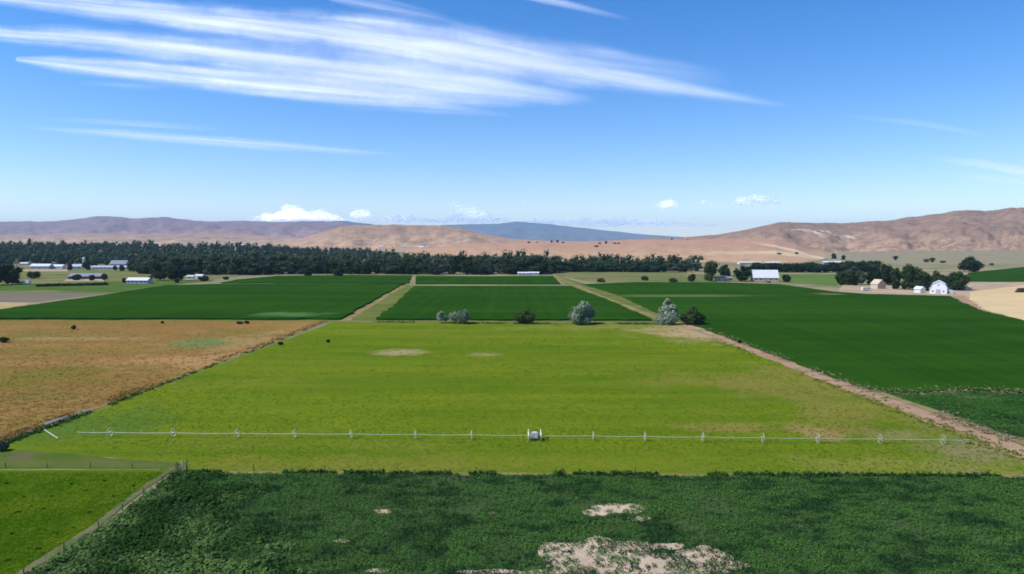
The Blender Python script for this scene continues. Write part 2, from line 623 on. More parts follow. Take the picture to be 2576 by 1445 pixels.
# dirt tracks
M_dirt = field_mat('dirt_road', (0.27, 0.17, 0.10), (0.41, 0.27, 0.175), (0.17, 0.16, 0.06), 0.50, 0.66, 0.05, 0.3, 1.6)
M_bank = field_mat('dry_bank', (0.19, 0.155, 0.055), (0.31, 0.235, 0.11), (0.11, 0.14, 0.035), 0.46, 0.64, 0.05, 0.3, 1.4)
strip('dirt_road', [(1690, 812), (1770, 832), (1870, 872), (2040, 938), (2260, 1022), (2440, 1088), (2600, 1150), (3000, 1310)], [7, 6.5, 5.6, 5.4, 6.0, 6.6, 6.8, 7], 0.06, M_dirt, 0.35)
strip('grass_verge', [(1800, 838), (1900, 872), (2060, 932), (2280, 1012), (2480, 1080), (2640, 1136)], [2.0, 2.0, 2.2, 2.4, 2.5, 2.5], 0.07, M_bank, 0.4, crown=0.12)
strip('dirt_road', [(1392, 693), (1424, 708), (1500, 742), (1580, 772), (1650, 800), (1690, 814)], [5, 5, 4.5, 4.5, 4.5, 5], 0.06, M_bank, 0.4)
strip('dirt_road', [(864, 808), (934, 766), (994, 730), (1024, 716)], [5, 5, 5, 8], 0.05, M_bank, 0.4)
strip('grass_verge', [(925, 806), (972, 772), (1020, 738)], [4, 4, 4], 0.04, M_verge, 0.4, crown=0.1)
strip('dirt_road', [(1020, 719), (1240, 719), (1430, 719), (1475, 718)], [9, 5, 5, 5], 0.05, M_bank, 0.3)
strip('dirt_road', [(2392, 742), (2420, 762), (2445, 776), (2480, 786), (2576, 812), (2700, 846)], [16, 15, 10, 5, 4, 4], 0.07, M_dirt, 0.6)
strip('dirt_road', [(2110, 726), (2200, 736), (2300, 740), (2400, 742)], [6, 6, 9, 14], 0.075, M_yard, 0.6)
strip('grass_verge', [(815, 810), (700, 858), (520, 924), (340, 992), (250, 1026), (100, 1080), (0, 1114), (-200, 1190)], [3, 2.0, 1.5, 1.3, 1.2, 1.2, 1.4, 1.4], 0.06, M_bank, 0.4, crown=0.15)
strip('grass_verge', [(945, 808), (1250, 814), (1500, 816), (1640, 814)], [1.5, 1.5, 1.5, 3], 0.07, M_verge, 0.4, crown=0.1)
strip('grass_verge', [(470, 1190), (1000, 1193), (1800, 1197), (2576, 1200), (3000, 1206)], [1.6, 1.4, 1.4, 1.6, 2], 0.08, M_bank, 0.3, crown=0.1)

# near left: rough strip, pasture, track beside the fence
M_near_rough = field_mat('rough_strip', (0.065, 0.100, 0.016), (0.120, 0.132, 0.034), (0.055, 0.115, 0.012), 0.45, 0.65, 0.06, 0.3, 1.8, (0.5, 1, 1), [
    pp(-20, 75, 1138, 1160, (0.13, 0.10, 0.07), 0.7, 0.5, 0.2)])
sheet('rough_strip', [(-400, 1200), (-100, 1152), (60, 1133), (440, 1165), (462, 1190), (420, 1192), (-400, 1192)], 0.05, M_near_rough, 0.4)
M_past = field_mat('pasture_near', (0.046, 0.108, 0.004), (0.080, 0.145, 0.006), (0.100, 0.128, 0.008), 0.5, 0.72, 0.05, 0.3, 2.0)
sheet('pasture', [(-400, 1187), (400, 1183), (432, 1184), (240, 1320), (46, 1450), (-80, 1560), (-400, 1560)], 0.055, M_past, 0.3)
strip('grass_verge', [(-300, 1183), (200, 1183), (405, 1183)], [0.8, 0.7, 0.6], 0.075, M_bank, 0.2, crown=0.05)
M_track = field_mat('fence_track', (0.10, 0.11, 0.045), (0.19, 0.17, 0.09), (0.065, 0.11, 0.025), 0.48, 0.66, 0.1, 0.5, 2.2)
strip('path', [(445, 1174), (350, 1240), (240, 1325), (130, 1395), (40, 1455), (-80, 1540)], [1.2, 1.2, 1.3, 1.4, 1.5, 1.6], 0.09, M_track, 0.25, 1.5, 0.04)

# soil of the near crop
SOIL_P = [(1500, 1412, 105, 48), (1620, 1432, 120, 34), (1760, 1402, 62, 22), (1720, 1440, 90, 16), (1680, 1376, 40, 7), (1845, 1424, 34, 8), (1400, 1395, 26, 6), (1415, 1440, 60, 16), (1555, 1279, 55, 12), (1500, 1290, 26, 8), (1610, 1306, 24, 5), (860, 1362, 16, 3.5), (965, 1288, 20, 4), (1240, 1292, 10, 2.5),
          (505, 1365, 16, 5), (345, 1362, 8, 5), (950, 1437, 24, 4), (1240, 1440, 60, 5)]
t = NT('crop_soil')
n2, n3 = t.noise(0.35, 4, 0.6), t.noise(2.5, 4, 0.65)
c = t.mix(t.rng(n2, 0.35, 0.65), (0.39, 0.305, 0.205), (0.51, 0.405, 0.28))
c = t.mix(t.rng(n3, 0.5, 0.75), c, (0.30, 0.21, 0.14))
M_soil = t.bsdf(c, 0.95, 0.05, n3, 0.6, 0.08)
t = NT('crop_litter')
n2, n3 = t.noise(0.3, 4, 0.6), t.noise(2.5, 4, 0.65)
c = t.mix(t.rng(n3, 0.35, 0.7), (0.030, 0.060, 0.016), (0.065, 0.095, 0.035))
M_litter = t.bsdf(c, 0.95, 0.05, n3, 0.6, 0.08)
near_poly = [(452, 1190), (1000, 1193.5), (1800, 1197), (2576, 1200.5), (3000, 1208), (3400, 1560), (-100, 1560), (60, 1452), (250, 1330), (360, 1246)]
sheet('near_crop_ground', near_poly, 0.035, M_litter, 0.2)

# ================================================================== HILLS
hill_bvh = {}


def hills(name, sil, D, D0, mat, gully=0.22, gfreq=1.0, shape=1.25, seed=0, nx=320, nz=44, lift=None, kind='structure', foot=-3.0, back=1.2):
    """ridge with a real front slope (from distance D0) and a back slope"""
    x0, x1 = sil[0][0], sil[-1][0]
    vs = np.zeros((nx, nz, 3))
    for i in range(nx):
        px = x0 + (x1 - x0) * i / (nx - 1)
        zr = HC + (HOR - interp(sil, px)) * D / F
        zr += (mnoise.fractal(Vector((px * 0.012, seed, 0)), 0.9, 2.1, 5)) * 0.05 * max(zr, 20)
        a = (px - VW / 2) / F
        for j in range(nz):
            u = j / (nz - 1) * (1 + 0.35)
            if u <= 1:
                d = D0 + (D - D0) * u
                h = u ** shape
                h = h * (1 - 0.25) + 0.25 * (3 * u * u - 2 * u ** 3)
                g = 0.0
                X = a * d
                q = Vector((X * 0.0035 * gfreq + seed, d * 0.0016 * gfreq, seed * 1.7))
                w = mnoise.turbulence(q, 5, False)
                w2 = mnoise.ridged_multi_fractal(Vector((q.x * 1.3, q.y * 1.3, 5)), 1.0, 2.1, 4, 1.0, 2.0)
                g = (w - 0.55) * 0.6 + (1.1 - w2) * 0.35
                env = math.sin(math.pi * min(1, u ** 0.8)) ** 0.8
                z = foot + (zr - foot) * h + zr * gully * g * env
            else:
                v = (u - 1) / 0.35
                d = D + (D - D0) * v * back
                z = foot + (zr - foot) * max(0.0, 1 - v) ** 1.2
            vs[i, j] = (a * d, d, max(z, -4.0))
    idx = np.arange(nx * nz).reshape(nx, nz)
    fs = np.stack([idx[:-1, :-1], idx[1:, :-1], idx[1:, 1:], idx[:-1, 1:]], -1).reshape(-1, 4)
    me = mesh_np(name, vs.reshape(-1, 3), fs, mat, True)
    o = add(name, me, kind=kind)
    hill_bvh[len(hill_bvh)] = BVHTree.FromPolygons([tuple(v) for v in vs.reshape(-1, 3)], [tuple(int(k) for k in f_) for f_ in fs])
    return o


def hill_mat(name, low, high, dark, sc, zlo, zhi, patches=()):
    t = NT(name)
    n1, n2, n3 = t.noise(sc, 5, 0.6), t.noise(sc * 7, 5, 0.65), t.noise(sc * 40, 4, 0.7)
    sx = t.n('SeparateXYZ')
    t.l(t.pos(), sx.inputs[0])
    hz = t.math('ADD', sx.outputs['Z'], t.math('MULTIPLY', t.math('SUBTRACT', n1, 0.5), (zhi - zlo) * 1.2))
    c = t.mix(t.rng(hz, zlo, zhi), low, high)
    s = t.math('ADD', t.math('MULTIPLY', n2, 0.6), t.math('MULTIPLY', n3, 0.4))
    c = t.mix(t.math('MULTIPLY', t.rng(s, 0.42, 0.62), 0.9), c, dark)
    for (cx, cy_, rx, ry, col, stn, wob, scp) in patches:
        c = t.mix(t.math('MULTIPLY', t.patch(cx, cy_, rx, ry, wob, scp), stn), c, col)
    return t.bsdf(c, 0.95, 0.0, n3, 0.4, 4.0)


M_blue = hill_mat('far_range', (0.12, 0.12, 0.11), (0.075, 0.085, 0.085), (0.05, 0.06, 0.06), 0.0004, 200, 700)
hills('mountains', [(560, 592), (800, 585), (900, 572), (1000, 570), (1130, 566), (1200, 563), (1260, 562), (1300, 556), (1340, 560), (1400, 566), (1460, 572), (1500, 577), (1560, 583), (1600, 588), (1680, 594), (1760, 599), (1900, 603), (2100, 604), (2400, 606)],
      25000, 17000, M_blue, 0.40, 0.25, 1.2, 3.0)
hills('mountains', [(300, 600), (480, 575), (600, 562), (680, 557), (740, 559), (800, 556), (870, 557), (950, 566), (1040, 580), (1160, 600)],
      19000, 14000, M_blue, 0.35, 0.3, 1.2, 33.0)
M_purple = hill_mat('left_range', (0.40, 0.26, 0.19), (0.25, 0.165, 0.155), (0.15, 0.115, 0.125), 0.0009, 60, 230)
hills('mountains', [(-500, 566), (-200, 560), (0, 557), (150, 556), (195, 549), (245, 543), (330, 548), (390, 547), (430, 546), (470, 552), (520, 555), (600, 555), (700, 558), (760, 556), (860, 558), (930, 568), (1020, 585), (1150, 600), (1300, 606)],
      11000, 6500, M_purple, 0.42, 0.5, 1.15, 11.0)
M_low = hill_mat('left_foothills', (0.48, 0.335, 0.205), (0.36, 0.245, 0.175), (0.23, 0.16, 0.135), 0.0016, 30, 110)
hills('foothills', [(-500, 590), (-100, 588), (100, 592), (260, 586), (400, 590), (560, 582), (640, 590), (720, 598), (900, 602), (1000, 606)],
      6000, 3600, M_low, 0.4, 0.8, 1.1, 21.0)
M_mid = hill_mat('middle_hill', (0.47, 0.315, 0.185), (0.36, 0.235, 0.155), (0.23, 0.155, 0.118), 0.002, 20, 120)
hills('foothills', [(600, 616), (680, 612), (740, 606), (790, 592), (830, 578), (860, 569), (900, 567), (960, 565), (1000, 564), (1060, 566), (1110, 567), (1160, 572), (1190, 580), (1230, 590), (1280, 600), (1360, 606), (1460, 607), (1600, 612)],
      4600, 2900, M_mid, 0.40, 0.9, 1.05, 5.0)
# right hill with its sandy apron
WH = (0.66, 0.56, 0.48)
SAND = (0.60, 0.47, 0.30)


def hp(px, d, rx, ry, col, stn, wob=0.5, sc=0.01):
    p = at(px, d)
    return (p.x, p.y, rx, ry, col, stn, wob, sc)


M_right = hill_mat('right_hill', (0.39, 0.260, 0.165), (0.275, 0.182, 0.128), (0.165, 0.118, 0.092), 0.003, 25, 95, [
    hp(2006, 2840, 19, 120, WH, 0.8, 0.22, 0.02), hp(2036, 2800, 20, 130, WH, 0.9, 0.22, 0.02), hp(2066, 2820, 20, 120, WH, 0.9, 0.22, 0.02), hp(2092, 2780, 16, 110, WH, 0.85, 0.22, 0.02), hp(2118, 2780, 17, 120, WH, 0.9, 0.22, 0.02), hp(2022, 2250, 22, 260, SAND, 0.8, 0.3, 0.02),
])
hills('right_hill', [(1500, 612), (1560, 603), (1620, 600), (1700, 598), (1800, 590), (1860, 580), (1900, 571), (1960, 558), (2040, 559), (2130, 561), (2180, 556), (2240, 551), (2300, 547), (2340, 539), (2400, 530), (2450, 527), (2490, 528), (2540, 523), (2576, 521), (2700, 515), (2900, 512), (3200, 530)],
      3300, 1750, M_right, 0.42, 1.5, 1.25, 8.0, nx=420, nz=60)
M_bench = hill_mat('sandy_bench', (0.50, 0.335, 0.185), (0.44, 0.26, 0.165), (0.32, 0.20, 0.135), 0.004, 3, 30, [
    hp(2030, 1800, 40, 400, SAND, 0.95, 0.3, 0.02), hp(1960, 1700, 200, 90, SAND, 0.6, 0.6, 0.01)])
hills('sandy_bench', [(1020, 628), (1120, 620), (1200, 613), (1300, 609), (1400, 607), (1500, 606), (1600, 604), (1700, 603), (1800, 602), (1880, 600), (1950, 602), (2000, 612), (2040, 626), (2100, 640)],
      2500, 1250, M_bench, 0.12, 2.0, 0.95, 14.0)
M_flat = hill_mat('sage_flat', (0.27, 0.235, 0.15), (0.27, 0.225, 0.15), (0.21, 0.195, 0.12), 0.004, 3, 20)
hills('sage_flat', [(1950, 660), (2060, 648), (2120, 634), (2300, 631), (2500, 630), (2700, 628), (3100, 628)],
      2000, 1080, M_flat, 0.1, 2.0, 0.95, 17.0)
# low rise under the woods at the left
M_rise = hill_mat('wooded_rise', (0.10, 0.11, 0.05), (0.16, 0.14, 0.07), (0.08, 0.09, 0.04), 0.004, 3, 20)
RISE = [(-600, 622), (0, 624), (300, 625), (550, 628), (700, 634), (850, 640), (1000, 648), (1100, 655)]
hills('wooded_rise', RISE, 2000, 1120, M_rise, 0.08, 1.5, 0.95, 27.0)


def drop(px, py):
    """first hill or ground point seen in picture direction (px, py)"""
    r = ray(px, py).normalized()
    o = Vector((0, 0, HC))
    best = None
    for b in hill_bvh.values():
        h = b.ray_cast(o, r)
        if h[0] is not None and (best is None or h[3] < best[1]):
            best = (h[0], h[3])
    if r.z < 0:
        tt = -HC / r.z
        if best is None or tt < best[1]:
            return o + r * tt
    return best[0] if best else None


def floor_z(x, y):
    z = 0.0
    for b in hill_bvh.values():
        h = b.ray_cast(Vector((x, y, 3000)), Vector((0, 0, -1)))
        if h[0] is not None:
            z = max(z, h[0].z)
    return z


# ---- air
t = NT('thin_air')
vol = t.n('VolumePrincipled')
vol.inputs['Color'].default_value = (0.46, 0.70, 1.0, 1)
vol.inputs['Density'].default_value = 3.1e-5
vol.inputs['Anisotropy'].default_value = 0.0
t.l(vol.outputs[0], t.out.inputs['Volume'])
hz = MB()
hz.box((0, 15600, 500), (64000, 33000, 1014))
haze = hz.build('haze', t.mat, kind='stuff')

# ================================================================== CLOUDS
t = NT('cirrus')
uv = t.n('UVMap')
sx = t.n('SeparateXYZ')
t.l(uv.outputs[0], sx.inputs[0])
oi = t.n('ObjectInfo')
shift = t.n('CombineXYZ')
t.l(t.math('MULTIPLY', oi.outputs['Random'], 90.0), shift.inputs['Z'])
vv = t.n('VectorMath', operation='ADD')
t.l(uv.outputs[0], vv.inputs[0])
t.l(shift.outputs[0], vv.inputs[1])
vec = vv.outputs[0]
edge = t.noise(1.0, 3, 0.55, (0.9, 1.1, 1), vec=vec)
fibre = t.noise(1.0, 3, 0.5, (0.3, 3.2, 1), vec=vec)
fine = t.noise(1.0, 4, 0.6, (6.0, 9.0, 1), vec=vec)
comb = t.noise(1.0, 3, 0.6, (14.0, 1.2, 1), vec=vec)
v = sx.outputs['Y']
v = t.math('ADD', v, t.math('MULTIPLY', t.math('SUBTRACT', edge, 0.5), 1.1))
v = t.math('ADD', v, t.math('MULTIPLY', t.math('SUBTRACT', comb, 0.5), 0.14))
prof = t.rng(t.math('ABSOLUTE', v), 1.0, 0.0)
av = t.n('Attribute', attribute_name='veil')
tex = t.math('ADD', t.math('MULTIPLY', t.rng(fibre, 0.22, 0.78), 0.42), t.math('ADD', t.math('MULTIPLY', fine, 0.08), 0.20))
al = t.math('MULTIPLY', t.math('MULTIPLY', prof, av.outputs['Fac']), tex, True)
# the ice sheet thins out before the rim of its mesh
rim = t.rng(t.math('ABSOLUTE', sx.outputs['Y']), 1.0, 0.45)
al = t.math('MULTIPLY', al, rim, True)
df, tl, tp = t.n('BsdfDiffuse'), t.n('BsdfTranslucent'), t.n('BsdfTransparent')
df.inputs['Color'].default_value = (0.9, 0.9, 0.92, 1)
tl.inputs['Color'].default_value = (0.97, 0.97, 0.98, 1)
m1 = t.n('MixShader')
m1.inputs[0].default_value = 0.85
t.l(df.outputs[0], m1.inputs[1])
t.l(tl.outputs[0], m1.inputs[2])
m2 = t.n('MixShader')
t.l(al, m2.inputs[0])
t.l(tp.outputs[0], m2.inputs[1])
t.l(m1.outputs[0], m2.inputs[2])
t.l(m2.outputs[0], t.out.inputs['Surface'])
M_cirrus = t.mat


def cirrus(pts, widths, dens, alt, label, group='high cirrus streaks'):
    """ice cloud sheet lying at its own height; pts/widths measured in the photo"""
    n, k = 90, 15
    cum = np.concatenate([[0], np.cumsum([math.dist(a, b) for a, b in zip(pts, pts[1:])])])
    L = cum[-1]
    s = np.linspace(0, L, n)
    X, Y = np.interp(s, cum, [p[0] for p in pts]), np.interp(s, cum, [p[1] for p in pts])
    kern = np.hanning(15); kern /= kern.sum()
    X = np.convolve(np.pad(X, 7, mode='reflect', reflect_type='odd'), kern, 'valid')
    Y = np.convolve(np.pad(Y, 7, mode='reflect', reflect_type='odd'), kern, 'valid')
    W = np.interp(s, cum, widths) * 1.2
    Dn = np.interp(s, cum, dens)
    vs, den, uvs = [], [], []
    for i in range(n):
        for j in range(k):
            v_ = -1 + 2 * j / (k - 1)
            r = ray(X[i] + v_ * W[i] * 0.12, Y[i] - v_ * W[i])
            A = alt + 120 * math.sin(s[i] * 0.01 + v_)      # the sheet undulates
            tt = (A - HC) / r.z
            vs.append((r.x * tt, r.y * tt, A))
            den.append(Dn[i])
            uvs.append((s[i] / 160.0, v_))
    idx = np.arange(n * k).reshape(n, k)
    fs = np.stack([idx[:-1, :-1], idx[1:, :-1], idx[1:, 1:], idx[:-1, 1:]], -1).reshape(-1, 4)
    me = mesh_np('cirrus_cloud', vs, fs, M_cirrus, True, {'veil': den})
    ul = me.uv_layers.new(name='UVMap')
    li = np.zeros(len(me.loops), np.int32)
    me.loops.foreach_get('vertex_index', li)
    ul.data.foreach_set('uv', np.asarray(uvs, np.float32)[li].ravel())
    o = add('cirrus_cloud', me)
    tag(o, label, 'cloud', group)
    return o


cirrus([(-120, -22), (100, -2), (300, 24), (600, 52), (900, 88), (1150, 128), (1400, 170), (1600, 205), (1800, 238), (2000, 270)],
       [22, 30, 38, 50, 66, 80, 56, 34, 20, 10], [0.9, 1.1, 1.25, 1.3, 1.3, 1.2, 1.0, 0.75, 0.55, 0.0], 9000, 'broad white cirrus band across the top, uppermost of the three big streaks')
cirrus([(-120, 66), (0, 84), (200, 96), (450, 124), (700, 152), (950, 182), (1200, 208), (1400, 236), (1500, 250)],
       [22, 28, 34, 44, 58, 66, 60, 38, 16], [0.8, 0.95, 1.15, 1.2, 1.2, 1.15, 1.0, 0.6, 0.0], 9400, 'white cirrus band in the middle of the three big streaks')
cirrus([(40, 149), (150, 161), (350, 178), (600, 204), (800, 223), (1000, 243), (1180, 268)],
       [7, 24, 34, 40, 38, 30, 10], [0.6, 1.25, 1.3, 1.3, 1.15, 0.9, 0.0], 8700, 'white cirrus streak with a pointed left tip, lowest of the three big streaks')
cirrus([(60, 320), (300, 338), (600, 360), (850, 379), (1010, 390)], [6, 14, 17, 11, 5], [0.0, 0.8, 0.85, 0.6, 0.0], 8200, 'long thin cirrus line low over the left half, the brighter of the two')
cirrus([(90, 300), (350, 312), (570, 326)], [6, 11, 8], [0.0, 0.5, 0.0], 8500, 'faint thin cirrus line just above the brighter low one')
cirrus([(830, -8), (950, 12), (1080, 38), (1180, 64)], [14, 24, 18, 8], [0.35, 0.4, 0.28, 0.0], 9800, 'faint wisp at the top edge above the broad cirrus band')
cirrus([(1310, -10), (1420, 10), (1500, 30), (1590, 52)], [10, 13, 10, 6], [0.6, 0.6, 0.35, 0.0], 9700, 'small slanting wisp at the top edge right of centre')
cirrus([(2340, 396), (2470, 413), (2576, 433), (2700, 448)], [8, 14, 16, 12], [0.0, 0.55, 0.8, 0.5], 8300, 'short cirrus streak at the right edge, the upper one')
cirrus([(2380, 438), (2500, 449), (2620, 460), (2700, 466)], [6, 12, 12, 10], [0.0, 0.4, 0.55, 0.3], 8100, 'fainter cirrus streak at the right edge, the lower one')
cirrus([(2110, 290), (2300, 308), (2400, 326), (2500, 348)], [6, 10, 10, 6], [0.0, 0.22, 0.22, 0.0], 8900, 'barely visible cirrus trace in the clear blue at the right')
cirrus([(660, 238), (900, 260), (1100, 272), (1310, 293)], [10, 22, 18, 6], [0.0, 0.5, 0.5, 0.0], 8600, 'ragged wisp hanging under the lowest of the big streaks')
cirrus([(200, 208), (320, 215), (430, 224)], [6, 10, 6], [0.0, 0.3, 0.0], 8400, 'tiny faint wisp below the pointed left streak')
cirrus([(1020, 92), (1300, 138), (1560, 172), (1850, 205)], [40, 70, 60, 30], [0.1, 0.75, 0.45, 0.0], 9600, 'thin veil spreading right from the broad cirrus band')
cirrus([(560, 160), (850, 195), (1100, 225), (1380, 250)], [40, 60, 55, 25], [0.0, 0.95, 1.0, 0.0], 9200, 'hazy veil joining the big streaks below the centre')

# low cumulus on the skyline: overlapping thin puffs
t = NT('cumulus')
nz = t.noise(0.0022, 5, 0.65)
df, tl, tp = t.n('BsdfDiffuse'), t.n('BsdfTranslucent'), t.n('BsdfTransparent')
df.inputs['Color'].default_value = (0.80, 0.79, 0.78, 1)
tl.inputs['Color'].default_value = (0.80, 0.79, 0.78, 1)
m1 = t.n('AddShader')  # both added in full: extra brightness standing in for multiple scattering
t.l(df.outputs[0], m1.inputs[0])
t.l(tl.outputs[0], m1.inputs[1])
m2 = t.n('MixShader')
t.l(t.rng(nz, 0.35, 0.65, 0.01, 0.22), m2.inputs[0])
t.l(tp.outputs[0], m2.inputs[1])
t.l(m1.outputs[0], m2.inputs[2])
t.l(m2.outputs[0], t.out.inputs['Surface'])
M_cumulus = t.mat
_bm = bmesh.new()
bmesh.ops.create_icosphere(_bm, subdivisions=2, radius=1.0)
_bm.verts.ensure_lookup_table()
ICO_V = np.array([v_.co[:] for v_ in _bm.verts])
ICO_F = np.array([[v_.index for v_ in f_.verts] for f_ in _bm.faces])
_bm.free()
_bm = bmesh.new()
bmesh.ops.create_icosphere(_bm, subdivisions=1, radius=1.0)
_bm.verts.ensure_lookup_table()
ICO1_V = np.array([v_.co[:] for v_ in _bm.verts])
ICO1_F = np.array([[v_.index for v_ in f_.verts] for f_ in _bm.faces])
_bm.free()


def cumulus(x0, x1, ytop, ybase, npuff, label, peak=0.5, flat=1.0, dist=42000, seed=1):
    g = np.random.default_rng(seed)
    k = dist / F
    VV, FF, off = [], [], 0
    nb = ICO_V * np.array([(x1 - x0) * 0.47 * k, (x1 - x0) * 0.3 * k, (ybase - ytop) * 0.16 * k])
    VV.append(nb + np.array([((x0 + x1) / 2 - VW / 2) * k, dist, HC + (HOR - ybase + (ybase - ytop) * 0.16) * k]))
    FF.append(ICO_F + off)
    off += len(ICO_V)
    for i in range(npuff):
        u = g.random()
        env = max(0.28, 1 - abs((u - peak) / max(peak, 1 - peak)) ** 1.6) * (0.65 + 0.5 * g.random())
        hgt = (ybase - ytop) * env
        r = min(0.5 * hgt + 1.5, (x1 - x0) * 0.2) * (0.45 + 0.5 * g.random())
        cz = ybase - r * 0.6 - g.random() * max(0, hgt - 1.6 * r)
        px = x0 + (x1 - x0) * (0.06 + 0.88 * u)
        P = np.array([(px - VW / 2) * k, dist + g.normal() * (x1 - x0) * 0.15 * k, HC + (HOR - cz) * k])
        sc = np.array([r * k * (1.25 + 0.6 * g.random()) * flat, r * k * 1.4 * flat, r * k * 0.85])
        nb = ICO_V * (1 + 0.22 * np.sin(ICO_V[:, [1, 2, 0]] * 5 + g.random(3) * 6))
        VV.append(nb * sc + P)
        FF.append(ICO_F + off)
        off += len(ICO_V)
    me = mesh_np('cumulus_cloud', np.vstack(VV), np.vstack(FF), M_cumulus, True)
    o = add('cumulus_cloud', me)
    tag(o, label, 'cloud', 'low clouds along the skyline')
    return o


cumulus(690, 805, 513, 553, 34, 'tallest white cumulus on the skyline, left of centre', 0.45, 1.0, seed=2)
cumulus(636, 720, 533, 557, 22, 'low cumulus at the left foot of the tallest one', 0.6, 1.2, seed=22)
cumulus(785, 872, 524, 556, 26, 'cumulus sloping away right of the tallest one', 0.35, 1.1, seed=23)
cumulus(885, 945, 524, 548, 20, 'small separate cumulus puff right of the tallest group', 0.4, seed=3)
cumulus(1100, 1290, 520, 560, 70, 'white cumulus heap over the blue mountains', 0.45, seed=5)
cumulus(1125, 1172, 503, 522, 14, 'small puff floating above the cumulus heap', 0.5, seed=6)
cumulus(870, 1135, 536, 560, 60, 'low ragged cloud strip between the cumulus banks', 0.5, 1.3, seed=7)
cumulus(1640, 1705, 498, 522, 20, 'small cumulus puff, left one of the right pair', 0.65, seed=8)
cumulus(1832, 1955, 484, 516, 30, 'flat bright cumulus, right one of the right pair', 0.55, 1.1, seed=9)
cumulus(600, 920, 534, 560, 26, 'low pale cloud shelf under the tallest cumulus', 0.5, 1.5, seed=15)
cumulus(1755, 1790, 500, 516, 8, 'tiny faint puff between the right pair', 0.5, seed=10)
cumulus(1290, 1330, 502, 514, 7, 'tiny faint puff above the bluest mountain', 0.5, seed=12)
cumulus(1300, 1830, 545, 570, 60, 'thin pale cloud streak low over the blue mountains', 0.3, 2.2, seed=13)

# ================================================================== TREES
M_bark = plain('bark', (0.12, 0.09, 0.065), 0.9, 0.1, 0.3, 3.0)
M_dark = leaf_mat('dark_leaves', (0.010, 0.022, 0.009), (0.044, 0.074, 0.026))
M_mid_leaf = leaf_mat('green_leaves', (0.018, 0.038, 0.012), (0.070, 0.105, 0.034))
M_blue_leaf = leaf_mat('bluegreen_leaves', (0.017, 0.033, 0.020), (0.062, 0.095, 0.052))
M_grey_leaf = leaf_mat('greygreen_leaves', (0.040, 0.060, 0.035), (0.105, 0.135, 0.085))
M_silver = leaf_mat('silver_leaves', (0.11, 0.15, 0.088), (0.37, 0.435, 0.305))
M_olive = leaf_mat('olive_leaves', (0.030, 0.048, 0.012), (0.085, 0.110, 0.032))


def crown_mesh(name, mat, lobes, leaf, count, seed, inner=0.72, low=False):
    """lobes: (x, y, z, rx, ry, rz). Leaf clumps through the outer part of each lobe, darker cores inside"""
    g = np.random.default_rng(seed)
    VV, FF, TT, off = [], [], [], 0
    tot = sum(l_[3] * l_[5] for l_ in lobes)
    for l_ in lobes:
        cx, cy_, cz, rx, ry, rz = l_
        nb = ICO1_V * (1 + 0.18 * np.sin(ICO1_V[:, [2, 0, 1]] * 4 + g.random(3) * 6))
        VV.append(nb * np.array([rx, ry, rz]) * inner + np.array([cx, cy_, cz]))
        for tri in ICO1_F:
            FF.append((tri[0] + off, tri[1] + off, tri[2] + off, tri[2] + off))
        TT.append(np.full(len(ICO1_V), 0.25))  # cores get a darker tone, shade of the leaf gaps put into colour
        off += len(ICO1_V)
        n = max(10, int(count * l_[3] * l_[5] / tot))
        d = g.normal(size=(n, 3))
        d[:, 2] += 0.15
        d /= np.linalg.norm(d, axis=1)[:, None]
        rad = 0.74 + 0.27 * g.random(n) ** 1.2
        bump = 1 + 0.16 * np.sin(d[:, 0] * 7 + cx) * np.sin(d[:, 2] * 6 + cz * 2)
        c_ = d * (rad * bump)[:, None] * np.array([rx, ry, rz]) + np.array([cx, cy_, cz])
        nrm = d + g.normal(size=(n, 3)) * 0.55
        nrm /= np.linalg.norm(nrm, axis=1)[:, None]
        ref = g.normal(size=(n, 3))
        u = np.cross(nrm, ref)
        u /= np.linalg.norm(u, axis=1)[:, None]
        w = np.cross(nrm, u)
        s = leaf * (0.55 + 0.8 * g.random(n))[:, None]
        q = np.stack([c_ - u * s - w * s * 0.55, c_ + u * s * 0.9 - w * s * 0.7, c_ + u * s + w * s * 0.6, c_ - u * s * 0.7 + w * s * 0.8], 1)
        VV.append(q.reshape(-1, 3))
        ii = np.arange(n * 4).reshape(n, 4) + off
        FF += [tuple(r_) for r_ in ii]
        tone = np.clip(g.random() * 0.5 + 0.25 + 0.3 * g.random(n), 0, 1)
        TT.append(np.repeat(tone, 4))
        off += n * 4
    FF = np.array([f_ for f_ in FF])
    # core triangles are kept as real triangles
    tri_mask = FF[:, 2] == FF[:, 3]
    me = bpy.data.meshes.new(name)
    verts = np.vstack(VV)
    me.from_pydata(verts.tolist(), [], [tuple(int(i) for i in (f_[:3] if m_ else f_)) for f_, m_ in zip(FF, tri_mask)])
    me.materials.append(mat)
    a = me.attributes.new('tone', 'FLOAT', 'POINT')
    a.data.foreach_set('value', np.concatenate(TT).astype(np.float32))
    me.update()
    return me


def trunk_mesh(h, r, lobes):
    mb = MB()
    mb.tube((0, 0, -0.2), (0, 0, h * 0.45), r, r * 0.75, 9)
    mb.tube((0, 0, h * 0.44), (0.1 * r, 0, h * 0.8), r * 0.74, r * 0.3, 7)
    for l_ in lobes[:5]:
        mb.tube((0, 0, h * 0.32), (l_[0] * 0.8, l_[1] * 0.8, l_[2]), r * 0.42, r * 0.12, 6)
    return mb.mesh('trunk', M_bark)


